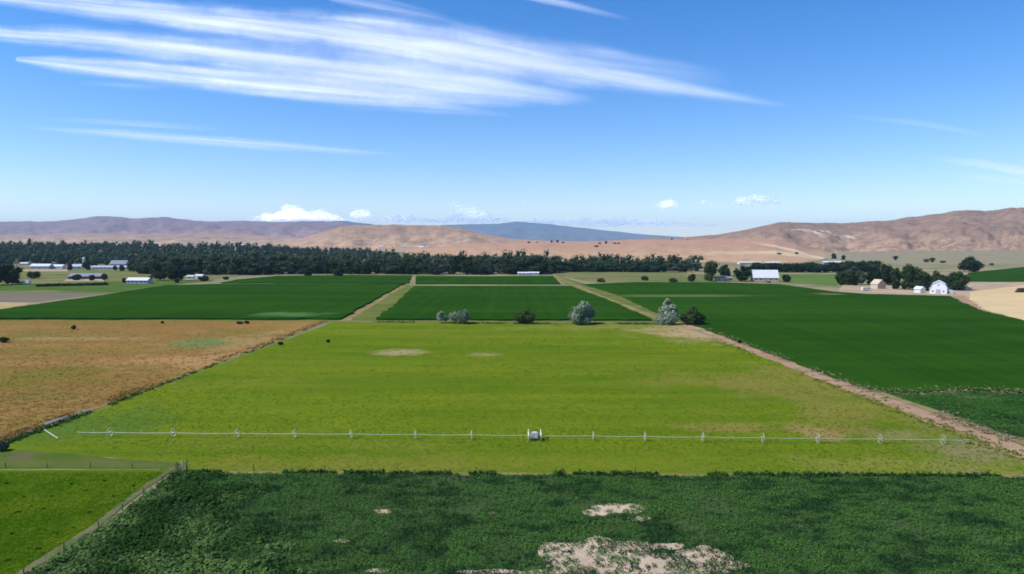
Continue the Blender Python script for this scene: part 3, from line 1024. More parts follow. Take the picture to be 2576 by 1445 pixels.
def lobes_for(kind, seed):
    g = random.Random(seed)
    L = []
    if kind == 'round':
        for i in range(9):
            a, rr = g.random() * 6.28, 0.12 + 0.2 * g.random()
            z = 0.36 + 0.42 * g.random()
            s = 0.20 + 0.09 * g.random() - 0.12 * max(0, z - 0.6)
            L.append((rr * math.cos(a), rr * math.sin(a), z, s, s, s * 0.9))
        L.append((0, 0, 0.80, 0.19, 0.19, 0.19))
        L.append((0, 0, 0.30, 0.30, 0.30, 0.24))
        for i in range(3):
            a = g.random() * 6.28
            L.append((0.2 * math.cos(a), 0.2 * math.sin(a), 0.16, 0.19, 0.19, 0.17))
    elif kind == 'wide':
        for i in range(12):
            a, rr = g.random() * 6.28, 0.2 + 0.34 * g.random()
            z = 0.30 + 0.42 * g.random() * (1 - rr)
            s = 0.19 + 0.10 * g.random()
            L.append((rr * math.cos(a), rr * math.sin(a), z, s * 1.15, s * 1.15, s))
        L.append((0.05, 0, 0.74, 0.27, 0.27, 0.24))
        L.append((0, 0, 0.28, 0.42, 0.42, 0.24))
        for i in range(4):
            a = g.random() * 6.28
            L.append((0.32 * math.cos(a), 0.32 * math.sin(a), 0.17, 0.22, 0.22, 0.17))
    elif kind == 'tall':
        for i in range(8):
            z = 0.2 + 0.72 * i / 7
            s = 0.17 * (1 - abs(z - 0.45) * 0.95)
            L.append((g.uniform(-0.05, 0.05), g.uniform(-0.05, 0.05), z, s, s, s * 1.35))
    elif kind == 'ragged':
        for i in range(11):
            a, rr = g.random() * 6.28, 0.1 + 0.3 * g.random()
            z = 0.28 + 0.62 * g.random()
            s = 0.12 + 0.10 * g.random()
            L.append((rr * math.cos(a), rr * math.sin(a), z, s, s, s))
        L.append((0, 0, 0.42, 0.26, 0.26, 0.28))
    elif kind == 'bush':
        for i in range(9):
            a, rr = g.random() * 6.28, 0.15 + 0.5 * g.random()
            z = 0.30 + 0.4 * g.random() * (1 - rr * 0.6)
            s = 0.30 + 0.14 * g.random()
            L.append((rr * math.cos(a), rr * math.sin(a), z, s, s, s * 0.85))
        L.append((0, 0, 0.34, 0.6, 0.6, 0.36))
    return L


def scaled(L, sx_, sy_, sz_):
    return [(a * sx_, b * sy_, c_ * sz_, d * sx_, e * sy_, f_ * sz_) for a, b, c_, d, e, f_ in L]


PROTO = {}


def proto(kind, mat, var, H=16.0, count=420):
    key = (kind, mat.name, var)
    if key not in PROTO:
        L = scaled(lobes_for(kind, hash((kind, var)) % 9973 if False else var * 17 + len(kind) * 101), H, H, H)
        PROTO[key] = (crown_mesh('crown', mat, L, H * 0.042, count, var * 7 + len(kind)), trunk_mesh(H, H * 0.022, L))
    return PROTO[key]


def tree(kind, mat, var, loc, h, wide, label, group, name='tree', cat='tree', parts=True, H=16.0):
    cr, tk = proto(kind, mat, var)
    rz = random.random() * 6.28
    if parts:
        o = empty(name, loc, rz)
        a = add('crown', cr, o)
        b = add('trunk', tk, o)
        o.scale = (h / H * wide, h / H * wide, h / H)
    else:
        o = add(name, cr)
        o.location, o.rotation_euler = loc, (0, 0, rz)
        o.scale = (h / H * wide, h / H * wide, h / H)
    tag(o, label, cat, group)
    return o


def big_tree(name, x0, x1, ytop, ybase, mat, kind, label, group, seed, leaf=0.34, count=3800, H=None):
    """a tree of the middle distance, its crown shaped to its own extent"""
    p = ground((x0 + x1) / 2, ybase)
    k = ppm(ybase)
    w, h = (x1 - x0) / k, (ybase - ytop) / k
    base = lobes_for(kind, seed)
    ext = max(abs(l_[0]) + l_[3] for l_ in base)
    top = max(l_[2] + l_[5] for l_ in base)
    L = scaled(base, w / 2 / ext, w / 2 / ext, h / top)
    o = empty(name, p)
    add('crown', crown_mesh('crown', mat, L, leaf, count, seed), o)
    add('trunk', trunk_mesh(h * 0.8, max(0.16, h * 0.028), L), o)
    return tag(o, label, 'tree' if name.endswith('tree') else 'bush', group)


g1 = 'trees along the far edge of the hay field'
big_tree('bush', 1096, 1126, 782, 813, M_silver, 'ragged', 'small silvery shrub, leftmost at the far edge of the hay field', g1, 41, 0.26, 1100)
big_tree('bush', 1128, 1194, 777, 814, M_silver, 'bush', 'low silver-leaved bush right of the smallest silvery shrub', g1, 42, 0.30, 2200)
big_tree('bush', 1292, 1350, 776, 814, M_olive, 'wide', 'rounded olive green bush standing alone between silver trees', g1, 43, 0.30, 2200)
big_tree('silver_tree', 1428, 1506, 757, 816, M_silver, 'wide', 'largest silver-leaved tree standing alone at the hay field edge', g1, 44, 0.36, 4600)
# conical silver tree by the track
p = ground(1678, 816)
k = ppm(816)
Lc = []
gg = random.Random(5)
for i in range(16):
    z = 0.12 + 0.80 * i / 15
    rr = 0.36 * (1 - z) + 0.02
    a = gg.random() * 6.28
    s = 0.20 * (1.12 - z) + 0.035
    Lc.append((rr * math.cos(a) * 1.2 + 0.10 * (z - 0.3), rr * math.sin(a), z, s * 1.2, s * 1.1, s * 1.05))
Lc.append((0, 0, 0.26, 0.36, 0.34, 0.26))
Lc = scaled(Lc, 66 / k * 0.86, 66 / k * 0.8, 66 / k)
o = empty('silver_tree', p)
add('crown', crown_mesh('crown', M_silver, Lc, 0.36, 4000, 45), o)
add('trunk', trunk_mesh(9.5, 0.3, Lc), o)
tag(o, 'tapering silver-leaved tree where the two dirt tracks meet', 'tree', g1)
big_tree('green_tree', 1704, 1776, 771, 817, M_mid_leaf, 'wide', 'dark green tree touching the tapering silver one by the track', g1, 46, 0.34, 3600)

# trees round the farms: (x0, x1, ytop, ybase, kind, material, label)
g2 = 'trees round the white barn farm at the right'
for i, (a, b, c_, d, kd, mt, lab) in enumerate([
    (2100, 2132, 684, 717, 'round', M_dark, 'dark tree at the left end of the right farm'),
    (2126, 2160, 682, 718, 'round', M_dark, 'second dark tree from the left end of the right farm'),
    (2154, 2182, 688, 717, 'ragged', M_grey_leaf, 'grey green tree behind the small white trailer'),
    (2178, 2204, 684, 716, 'round', M_dark, 'small dark tree left of the tan gabled house'),
    (2194, 2246, 661, 712, 'wide', M_dark, 'tall dark tree behind the tan gabled house'),
    (2238, 2274, 672, 728, 'round', M_dark, 'dark full tree right of the tan gabled house'),
    (2262, 2310, 663, 729, 'round', M_dark, 'tallest dark tree left of the white barn'),
    (2300, 2340, 684, 732, 'round', M_dark, 'dark tree just behind the small white shed'),
    (2330, 2374, 680, 726, 'wide', M_olive, 'olive green tree behind the white barn roof'),
    (2362, 2430, 681, 730, 'wide', M_dark, 'broad dark tree behind the right side of the barn'),
    (2278, 2330, 670, 726, 'wide', M_mid_leaf, 'green spreading tree between the tallest dark tree and the barn'),
    (2392, 2436, 684, 729, 'round', M_dark, 'dark tree at the right end of the farm clump'),
    (2214, 2256, 664, 718, 'wide', M_dark, 'spreading dark tree behind the tan gabled house roof'),
    (2120, 2170, 668, 700, 'wide', M_blue_leaf, 'blue green tree behind the left end of the right farm'),
]):
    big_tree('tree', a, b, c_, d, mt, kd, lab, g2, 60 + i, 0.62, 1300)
big_tree('tree', 2404, 2472, 643, 684, M_dark, 'wide', 'large lone dark tree before the sage flat at the right', g2, 75, 0.9, 1600)
g3 = 'trees round the white-roofed farmhouse'
for i, (a, b, c_, d, kd, mt, lab) in enumerate([
    (1766, 1806, 655, 708, 'round', M_mid_leaf, 'tall green tree left of the tan shed'),
    (1802, 1846, 663, 696, 'wide', M_mid_leaf, 'green tree behind the tan shed'),
    (1838, 1894, 664, 708, 'wide', M_dark, 'broad dark tree right of the tan shed'),
    (1730, 1750, 688, 709, 'bush', M_olive, 'small olive shrub left of the tall green tree'),
    (1966, 1990, 690, 710, 'bush', M_dark, 'round dark shrub right of the white-roofed farmhouse'),
    (1500, 1525, 700, 710, 'bush', M_olive, 'low olive shrub beside the far dirt track'),
    (1612, 1632, 695, 706, 'bush', M_dark, 'dark shrub in the rough grass beyond the right crop'),
    (1680, 1706, 700, 710, 'bush', M_olive, 'olive shrub at the rear edge of the right crop'),
]):
    big_tree('tree' if kd != 'bush' else 'bush', a, b, c_, d, mt, kd, lab, g3, 80 + i, 0.55, 1000)
g4 = 'trees and shrubs round the houses at the left'
for i, (a, b, c_, d, kd, mt, lab) in enumerate([
    (-40, 24, 646, 718, 'wide', M_dark, 'huge dark tree cut by the left edge'),
    (8, 54, 660, 717, 'round', M_dark, 'dark tree right of the one cut by the left edge'),
    (68, 100, 682, 702, 'bush', M_dark, 'round dark bush between the left edge trees and grey house'),
    (205, 232, 656, 680, 'round', M_dark, 'dark tree beside the white grain tower'),
    (168, 182, 660, 680, 'round', M_dark, 'small dark tree between two white sheds'),
    (378, 428, 682, 706, 'bush', M_dark, 'dark thicket right of the white bungalow'),
    (420, 470, 664, 706, 'wide', M_dark, 'broad dark tree between bungalow and small sheds'),
    (500, 530, 694, 708, 'bush', M_dark, 'dark low bush right of the two small sheds'),
    (306, 318, 700, 712, 'bush', M_dark, 'small bush at the left corner of the white bungalow'),
    (372, 384, 694, 708, 'bush', M_dark, 'small bush at the right corner of the white bungalow'),
    (252, 275, 688, 704, 'bush', M_mid_leaf, 'green bush at the right end of the grey roofed house'),
    (284, 296, 668, 680, 'bush', M_dark, 'dark bush before the long white building'),
    (300, 316, 666, 682, 'bush', M_dark, 'dark bush at the right end of the long white building'),
]):
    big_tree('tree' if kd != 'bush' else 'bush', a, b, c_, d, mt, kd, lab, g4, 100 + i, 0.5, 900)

# hedge along the lane at the left
p0, p1 = ground(95, 722), ground(265, 718)
L = []
gg = random.Random(8)
for i in range(40):
    q = p0.lerp(p1, i / 39) - p0
    r_ = 1.5 + 0.9 * gg.random()
    L.append((q.x, q.y + gg.uniform(-0.5, 0.5), 1.0 + 0.4 * gg.random(), r_ * 1.3, r_, 1.0 + 0.6 * gg.random()))
o = empty('hedge', p0)
add('foliage', crown_mesh('foliage', M_mid_leaf, L, 0.45, 3000, 900), o)
tag(o, 'long low green hedge along the lane before the grey roofed house', 'hedge')
for i, (a, b, c_, d, kd, mt, lab) in enumerate([
    (-10, 40, 640, 668, 'wide', M_blue_leaf, 'blue green tree left of the farthest small white shed'),
    (104, 128, 650, 669, 'wide', M_dark, 'dark tree behind the long pale metal barn'),
    (140, 166, 648, 670, 'round', M_dark, 'dark tree behind the shed joined to the metal barn'),
    (226, 250, 650, 670, 'wide', M_mid_leaf, 'green tree behind the left end of the long white building'),
    (318, 352, 652, 684, 'wide', M_dark, 'broad dark tree just right of the long white building'),
    (350, 386, 658, 688, 'round', M_dark, 'dark tree behind the white bungalow'),
    (180, 204, 690, 705, 'bush', M_blue_leaf, 'blue green shrub before the left half of the grey roofed house'),
    (222, 240, 692, 706, 'bush', M_dark, 'dark shrub before the right half of the grey roofed house'),
    (440, 452, 700, 712, 'bush', M_dark, 'small dark shrub left of the two small white sheds'),
    (560, 576, 696, 704, 'bush', M_mid_leaf, 'small green shrub at the rear edge of the left crop'),
    (660, 684, 668, 692, 'round', M_dark, 'dark tree standing forward of the belt beyond the left crop'),
    (764, 790, 672, 695, 'round', M_dark, 'rounded dark tree forward of the belt, left of two'),
    (836, 868, 668, 696, 'wide', M_mid_leaf, 'wide green tree forward of the belt, right of two'),
]):
    big_tree('tree' if kd != 'bush' else 'bush', a, b, c_, d, mt, kd, lab, g4, 130 + i, 0.55, 900)

# dark scrub dotted on the sandy bench and dry slopes, standing on the slope
g5 = 'dark scrub dotted over the dry slopes'
for px, py, hh, lab in [(1330, 612, 7, 'leftmost dark scrub clump in the row on the sandy slope'), (1352, 611, 5, 'low scrub right of the leftmost clump on the sandy slope'), (1388, 611, 9, 'dark scrub tree at the middle of the sandy slope row'),
                        (1402, 611, 10, 'tallest dark scrub tree of the sandy slope row'), (1416, 612, 6, 'small scrub right of the tallest one on the slope'), (1508, 614, 6, 'dark scrub left of the second slope cluster'),
                        (1524, 614, 10, 'largest scrub of the second slope cluster'), (1546, 614, 6, 'small scrub right of the second slope cluster'), (1556, 614, 6, 'last small scrub of the second slope cluster'),
                        (1500, 622, 7, 'dark scrub lower down the sandy slope'), (1690, 604, 9, 'dark scrub on the skyline below the low clouds'), (1730, 604, 5, 'low scrub on the skyline left of the right hill'),
                        (660, 620, 9, 'dark scrub on the foothill above the woods'), (1960, 641, 6, 'small dark shrub at the foot of the right hill'), (2004, 640, 7, 'dark shrub above the far white sheds'),
                        (2098, 652, 14, 'dark tree behind the long shed with the blue wall'), (2122, 654, 11, 'smaller dark tree right of the blue walled shed'), (2252, 655, 10, 'narrow dark tree at the edge of the sage flat'),
                        (2330, 660, 8, 'brown scrub on the sage flat'), (2346, 660, 10, 'largest brown scrub on the sage flat'), (2372, 662, 6, 'low brown scrub right of the largest on the flat'), (2495, 668, 5, 'tiny scrub on the flat near the right edge')]:
    p = drop(px, py)
    if p is None or p.y > 6000:
        continue
    tree('bush' if hh < 9 else 'round', M_dark if 'brown' not in lab else M_olive, 1, p - Vector((0, 0, 0.3)), hh, 1.2, lab, g5, 'bush', 'bush', parts=False)

# ---- the long belt of trees across the valley
belt_front = [(-150, 664), (60, 664), (330, 668), (345, 690), (620, 692), (660, 690), (1000, 690), (1100, 691), (1380, 690), (1410, 684), (1760, 684)]
belt_back = [(-150, 640), (330, 640), (640, 641), (980, 648), (1030, 658), (1150, 662), (1390, 664), (1410, 668), (1760, 670)]


def zone(px):
    for lim, txt in ((330, 'behind the left white houses'), (640, 'behind the white bungalow'), (870, 'beyond the left crop field'),
                     (1060, 'beyond the dirt track fork'), (1290, 'beyond the middle crop field'), (1410, 'behind the two low white sheds'),
                     (1600, 'beyond the far dirt track')):
        if px < lim:
            return txt
    return 'left of the white-roofed farmhouse'


ONES = 'first second third fourth fifth sixth seventh eighth ninth tenth eleventh twelfth thirteenth fourteenth fifteenth sixteenth seventeenth eighteenth nineteenth twentieth'.split()


def ordinal(i):
    return ONES[i] if i < 20 else 'twenty-' + ONES[i - 20] if i < 29 else 'thirtieth'


kinds = [('round', M_dark, 'dark rounded', 0.34), ('wide', M_blue_leaf, 'blue green spreading', 0.2), ('ragged', M_mid_leaf, 'ragged mid green', 0.17),
         ('tall', M_dark, 'tall narrow dark', 0.07), ('wide', M_dark, 'broad dark', 0.1), ('ragged', M_grey_leaf, 'pale grey green', 0.12)]
g6 = 'trees of the belt across the valley'
cand = []
gb = random.Random(21)
px = -140.0
while px < 1760:
    f_, b_ = interp(belt_front, px), interp(belt_back, px)
    y = f_
    row = 0
    while y > b_:
        q = px + gb.uniform(-9, 9)
        yy = y + gb.uniform(-1.0, 1.0)
        cand.append((q, yy, row))
        d = HC * F / (y - HOR)
        y = HOR + HC * F / (d + (20 if row == 0 else 38 + row * 7) * gb.uniform(0.8, 1.3))
        row += 1
    px += gb.uniform(13, 19)
gb.shuffle(cand)
cand.sort(key=lambda c_: -c_[1] + c_[2] * 0.01)
solo, rest = sorted(cand[:250]), cand[250:]
seen_n = {}
crown_far = []


def belt_size(px, row):
    h = gb.triangular(9.0, 24.0, 15.0)
    if px > 1390:
        h = gb.triangular(9.0, 21.0, 14.0)
    if row == 0:
        h *= 0.78
    return h


for q, yy, row in solo:
    r_, acc, pick = gb.random(), 0, kinds[0]
    for kd in kinds:
        acc += kd[3]
        if r_ < acc:
            pick = kd
            break
    p = ground(q, yy)
    p.z = max(0.0, floor_z(p.x, p.y)) - 0.1
    h = belt_size(q, row) * (1.2 if pick[0] == 'tall' else 1)
    rank = 'front rank' if row == 0 else 'rear ranks'
    key_ = (pick[2], rank, zone(q))
    seen_n[key_] = seen_n.get(key_, -1) + 1
    lab = f'{ordinal(seen_n[key_])} {pick[2]} tree from left in {rank} {zone(q)}'
    tree(pick[0], pick[1], gb.randint(1, 4), p, h, gb.uniform(1.0, 1.7) * (1.3 if q > 1390 else 1), lab, g6, parts=False)

# rest of the woodland, deeper ranks that read as one mass
VV, FF, TT, off = [], [], [], 0
gw = np.random.default_rng(5)
extra = [(gb.uniform(-150, 620), gb.uniform(634, 642), 9) for _ in range(170)] + [(gb.uniform(600, 960), gb.uniform(638, 648), 9) for _ in range(110)]
for q, yy, row in rest + extra:
    p = ground(q, yy)
    if p.y > 2600:
        p = at(q, 1500 + gb.random() * 700)
    z0 = max(0.0, floor_z(p.x, p.y))
    h = belt_size(q, 2) * 0.95
    for lb in range(4):
        s = h * (0.22 + 0.12 * gw.random())
        cpos = np.array([p.x + gw.normal() * h * 0.2, p.y + gw.normal() * h * 0.2, z0 + h * (0.35 + 0.16 * lb * gw.random() + 0.1 * lb)])
        nb = ICO1_V * (1 + 0.3 * np.sin(ICO1_V[:, [2, 0, 1]] * 5 + gw.random(3) * 6))
        VV.append(nb * s * (1.0 - 0.12 * lb) + cpos)
        FF.append(ICO1_F + off)
        TT.append(np.full(len(ICO1_V), 0.2 + 0.5 * gw.random()))
        off += len(ICO1_V)
        n = 12
        d = gw.normal(size=(n, 3))
        d[:, 2] = np.abs(d[:, 2])
        d /= np.linalg.norm(d, axis=1)[:, None]
        c_ = d * s * 1.0 + cpos
        e = gw.normal(size=(n, 3, 3)) * h * 0.07
        VV.append((c_[:, None, :] + e).reshape(-1, 3))
        FF.append(np.arange(n * 3).reshape(n, 3) + off)
        TT.append(np.repeat(gw.random(n), 3))
        off += n * 3
me = mesh_np('woodland', np.vstack(VV), np.vstack(FF), M_blue_leaf, False, {'tone': np.concatenate(TT)})
wood = add('woodland', me, kind='stuff')
wood['label'] = 'deep dark green woodland behind the front trees of the valley belt'

# the straight dark windbreak row at the right
g7 = 'windbreak row before the far white sheds'
px = 1898
i = 0
while px < 2206:
    p = ground(px, 685.5 + gb.uniform(-0.8, 0.8))
    tree('round' if i % 3 else 'wide', M_dark, gb.randint(1, 4), p, gb.uniform(12, 15) * (1.12 if px > 2110 else 1), gb.uniform(1.1, 1.45),
         f'{ordinal(i)} dark tree from the left in the straight windbreak row', g7, parts=False)
    px += gb.uniform(9, 13)
    i += 1

# ================================================================== BUILDINGS
M_white = plain('white_paint', (0.60, 0.60, 0.61), 0.6, 0.3, 0.06, 0.7)
M_wmetal = plain('white_metal_roof', (0.62, 0.63, 0.66), 0.5, 0.3, 0.05, 0.5)
M_greyroof = plain('grey_shingles', (0.22, 0.24, 0.27), 0.8, 0.2, 0.15, 1.2)
M_palewall = plain('pale_siding', (0.40, 0.41, 0.45), 0.7, 0.2, 0.06, 0.8)
M_tanwall = plain('tan_siding', (0.50, 0.42, 0.31), 0.8, 0.2, 0.08, 0.8)
M_brownwall = plain('brown_siding', (0.09, 0.065, 0.055), 0.8, 0.2, 0.1, 0.8)
M_bluewall = plain('blue_siding', (0.16, 0.24, 0.42), 0.6, 0.3, 0.06, 0.8)
M_glass = plain('window_glass', (0.035, 0.045, 0.06), 0.15, 0.5, 0.1, 1.0)
M_door = plain('door_paint', (0.14, 0.10, 0.08), 0.6, 0.3, 0.1, 2.0)


def house(name, cx, ybase, W, D, eave, ridge, wall, roof, label, cat='house', rz=0.0, windows=3, door=True, chimney=False, group=None, loc=None):
    """gabled house, ridge along its local x; front faces -y"""
    p = loc or ground(cx, ybase)
    o = empty(name, (p.x, p.y + D / 2, p.z), rz)
    w = MB()
    hw, hd = W / 2, D / 2
    w.raw([(-hw, -hd, -0.3), (hw, -hd, -0.3), (hw, hd, -0.3), (-hw, hd, -0.3), (-hw, -hd, eave), (hw, -hd, eave), (hw, hd, eave), (-hw, hd, eave), (-hw, 0, ridge - 0.02), (hw, 0, ridge - 0.02)],
          [(0, 1, 5, 4), (1, 2, 6, 9, 5), (2, 3, 7, 6), (3, 0, 4, 8, 7), (3, 2, 1, 0), (4, 5, 9, 8), (6, 7, 8, 9)])
    w.build('wall', wall, o)
    r = MB()
    ov, th = 0.45, 0.16
    sl_ = (ridge - eave) / hd
    ze = eave - ov * sl_ + 0.03
    prof = [(-hd - ov, ze), (0, ridge + 0.03), (hd + ov, ze), (hd + ov, ze + th), (0, ridge + 0.03 + th), (-hd - ov, ze + th)]
    n = len(prof)
    vs = [(-hw - ov, a, b) for a, b in prof] + [(hw + ov, a, b) for a, b in prof]
    r.raw(vs, [(i, (i + 1) % n, n + (i + 1) % n, n + i) for i in range(n)] + [(0, 1, 4, 5), (1, 2, 3, 4), (n + 5, n + 4, n + 1, n), (n + 4, n + 3, n + 2, n + 1)])
    rf = r.build('roof', roof, o)
    for i in range(windows):
        m = MB()
        x = -hw + W * (i + 0.5) / windows
        if door and i == windows // 2:
            m.box((x, -hd - 0.02, 1.0), (1.0, 0.08, 2.0))
            m.build('door', M_door, o)
            continue
        m.box((x, -hd - 0.015, eave * 0.55), (min(1.6, W / windows * 0.5), 0.07, min(1.2, eave * 0.4)))
        m.build('window', M_glass, o)
    if chimney:
        m = MB()
        m.box((hw * 0.4, 0.6, ridge + 0.5), (0.6, 0.6, 1.4))
        m.build('chimney', M_brownwall, rf)
    return tag(o, label, cat, group)


gh = 'farm buildings in the valley'
house('shed', 58.5, 667.5, 13, 8, 3.0, 4.8, M_white, M_wmetal, 'small white shed, farthest left of the white buildings', 'shed', 0.1, 1, False, group=gh)
house('barn', 99, 677, 29, 12, 4.2, 7.4, M_palewall, M_wmetal, 'long pale metal barn at the left beyond the round bush', 'barn', 0.0, 3, True, group=gh)
house('shed', 141, 676.5, 21, 9, 3.6, 6.2, M_white, M_wmetal, 'white shed joining the right end of the pale metal barn', 'shed', -0.12, 2, False, group=gh)
house('shed', 188, 676.5, 14, 8, 3.6, 6.6, M_white, M_wmetal, 'white gabled shed between the two small dark trees', 'shed', 0.5, 2, False, group=gh)
house('long_house', 274, 677.5, 52, 9, 3.0, 5.0, M_white, M_palewall, 'long white one-storey building left of the tree belt', 'building', 0.03, 9, True, group=gh)
house('barn', 296, 672, 26, 14, 5.0, 10.5, M_palewall, M_greyroof, 'barn with grey roof showing above the long white building', 'barn', 0.0, 2, False, group=gh)
house('house', 211, 702.5, 34, 11, 3.0, 6.0, M_brownwall, M_greyroof, 'dark brown house under a wide grey roof at the left', 'house', 0.05, 6, True, True, gh)
house('house', 345, 714, 21.5, 9, 3.2, 5.6, M_palewall, M_wmetal, 'white bungalow at the edge of the left crop field', 'house', -0.08, 5, True, False, gh)
house('shed', 476, 702, 7.5, 6, 2.6, 3.6, M_white, M_wmetal, 'small white shed, left one of two by the dark tree', 'shed', 0.1, 1, False, group=gh)
house('shed', 500, 700, 9, 6, 2.6, 4.0, M_white, M_wmetal, 'small white shed, right one of two by the dark tree', 'shed', -0.2, 1, False, group=gh)
house('shed', 1318, 692.5, 15, 5, 2.6, 3.6, M_white, M_wmetal, 'low white shed under the tree belt, the left of two', 'shed', 0.02, 3, False, group=gh)
house('shed', 1343, 692.5, 12.5, 5, 2.8, 3.8, M_white, M_wmetal, 'low white shed under the tree belt, the right of two', 'shed', -0.04, 2, False, group=gh)
house('house', 1929, 709, 25, 13, 4.2, 11.6, M_tanwall, M_wmetal, 'tan farmhouse with a bright white roof beyond the right crop', 'house', -0.12, 5, True, True, gh)
house('shed', 1823, 708, 17, 7, 3.4, 4.6, M_tanwall, M_greyroof, 'low tan shed under the trees left of the white-roofed farmhouse', 'shed', 0.0, 3, True, group=gh)
house('long_shed', 1887, 665, 40, 12, 2.8, 4.2, M_white, M_wmetal, 'far white shed in a row behind the windbreak, left one', 'shed', 0.02, 4, False, group=gh)
house('long_shed', 1946, 665, 26, 12, 2.8, 4.4, M_white, M_wmetal, 'far white shed in a row behind the windbreak, right one', 'shed', -0.03, 4, False, group=gh)
house('long_shed', 2097, 664.5, 36, 13, 3.0, 5.0, M_bluewall, M_wmetal, 'far long shed with pale roof and blue wall', 'shed', 0.02, 4, False, group=gh)
house('house', 2215, 727, 8.6, 8, 4.2, 7.8, M_tanwall, M_tanwall, 'tan gabled house among the trees of the right farm', 'house', math.pi / 2 + 0.2, 2, False, group=gh)
house('shed', 2318, 737.5, 6.0, 5, 3.2, 5.0, M_white, M_wmetal, 'small white shed immediately left of the big white barn', 'shed', math.pi / 2 + 0.3, 1, False, group=gh)
house('shed', 2436, 731, 6.0, 5, 2.6, 4.2, M_tanwall, M_straw if False else M_tanwall, 'little cream hut right of the big white barn', 'shed', 0.3, 1, False, group=gh)

for i, (a, b, W_, lab) in enumerate([
    (556, 616, 22, 'far pale house above the tree belt, leftmost on the foothill'), (588, 612, 18, 'far pale house above the belt, second on the foothill'),
    (612, 618, 24, 'far long pale house above the belt near the scrub clump'), (690, 622, 20, 'far pale house above the belt right of the scrub clump'),
    (958, 622, 22, 'far white house above the belt under the middle hill, left'), (1012, 624, 20, 'far white house above the belt under the middle hill, centre'),
    (1060, 624, 24, 'far white house above the belt under the middle hill, right')]):
    q = drop(a, b)
    if q is not None and q.y < 6000:
        house('house', 0, 0, W_, 12, 4.0, 7.5, M_white, M_palewall if i % 2 else M_wmetal, lab, 'house', 0.2 * (i % 3 - 1), 3, False, group='far houses above the tree belt', loc=q)
# white gambrel barn
M_barn = plain('barn_white', (0.74, 0.75, 0.78), 0.5, 0.3, 0.05, 0.7)
p = ground(2375, 740)
o = empty('barn', (p.x, p.y + 7, 0), math.radians(-34))
k = 1.0
wd_, ln_ = 11.5, 13.0
gp = [(-wd_ / 2, 4.2), (-wd_ * 0.36, 7.8), (0, 10.0), (wd_ * 0.36, 7.8), (wd_ / 2, 4.2)]
m = MB()
m.prism([(-wd_ / 2, -0.3)] + gp + [(wd_ / 2, -0.3)], -ln_ / 2, ln_ / 2)
m.build('wall', M_barn, o)
m = MB()
op = [(-wd_ / 2 - 0.5, 3.7), (-wd_ * 0.36 - 0.1, 7.9), (0, 10.2), (wd_ * 0.36 + 0.1, 7.9), (wd_ / 2 + 0.5, 3.7)]
ip = [(a * 0.985, b - 0.14) for a, b in op]
for i in range(4):
    q = [op[i], op[i + 1], ip[i + 1], ip[i]]
    m.prism(q, -ln_ / 2 - 0.5, ln_ / 2 + 0.5)
m.build('roof', M_barn, o)
m = MB()
m.box((0, -ln_ / 2 - 0.03, 1.7), (3.2, 0.1, 3.4))
m.build('door', M_palewall, o)
m = MB()
m.box((0, -ln_ / 2 - 0.03, 7.0), (1.3, 0.1, 1.5))
m.build('loft_door', M_palewall, o)
for xx in (-3.6, 3.6):
    m = MB()
    m.box((xx, -ln_ / 2 - 0.03, 2.0), (0.9, 0.1, 1.1))
    m.build('window', M_glass, o)
m = MB()
m.raw([(wd_ / 2 + 0.02, -4.5, -0.2), (wd_ / 2 + 4.2, -4.5, -0.2), (wd_ / 2 + 4.2, 4.5, -0.2), (wd_ / 2 + 0.02, 4.5, -0.2),
       (wd_ / 2 + 0.02, -4.5, 3.5), (wd_ / 2 + 4.2, -4.5, 2.5), (wd_ / 2 + 4.2, 4.5, 2.5), (wd_ / 2 + 0.02, 4.5, 3.5)],
      [(3, 2, 1, 0), (4, 5, 6, 7), (0, 1, 5, 4), (1, 2, 6, 5), (2, 3, 7, 6), (3, 0, 4, 7)])
m.build('lean_to', M_palewall, o)
tag(o, 'big white barn with a gambrel roof at the right farm', 'barn', gh)

# white grain tower at the left
p = ground(212, 676)
o = empty('grain_tower', (p.x, p.y, 0))
m = MB()
m.tube((0, 0, -0.2), (0, 0, 15.5), 2.0, 2.0, 16)
m.build('cylinder_wall', M_palewall, o)
m = MB()
m.tube((0, 0, 15.5), (0, 0, 17.4), 2.15, 0.3, 16)
m.build('roof', M_wmetal, o)
tag(o, 'slim pale grain tower rising beside the dark tree at the left', 'silo')

# trailers and a stack
M_tyre = plain('tyre_rubber', (0.02, 0.02, 0.02), 0.9, 0.1)


def trailer(cx, ybase, L, Hh, mat, label, rz=0.0):
    p = ground(cx, ybase)
    o = empty('travel_trailer', (p.x, p.y, 0.05), rz)
    m = MB()
    prof = [(-L / 2, 0.55), (-L / 2, Hh * 0.75), (-L / 2 + 0.5, Hh), (L / 2 - 0.9, Hh), (L / 2, Hh * 0.6), (L / 2, 0.55)]
    m.prism(prof, -1.2, 1.2)
    m.build('body', mat, o)
    for x in (-L * 0.1, L * 0.08):
        for y in (-1.12, 1.12):
            w = MB()
            w.tube((x, y - 0.13, 0.36), (x, y + 0.13, 0.36), 0.36, 0.36, 14)
            w.build('wheel', M_tyre, o)
    for x in (-L * 0.3, L * 0.26):
        w = MB()
        w.box((x, -1.22, Hh * 0.68), (0.9, 0.05, 0.6))
        w.build('window', M_glass, o)
    w = MB()
    w.tube((L / 2 - 0.05, 0, 0.6), (L / 2 + 1.1, 0, 0.5), 0.07)
    w.build('drawbar', M_tyre, o)
    return tag(o, label, 'trailer', 'trailers parked by the farms')


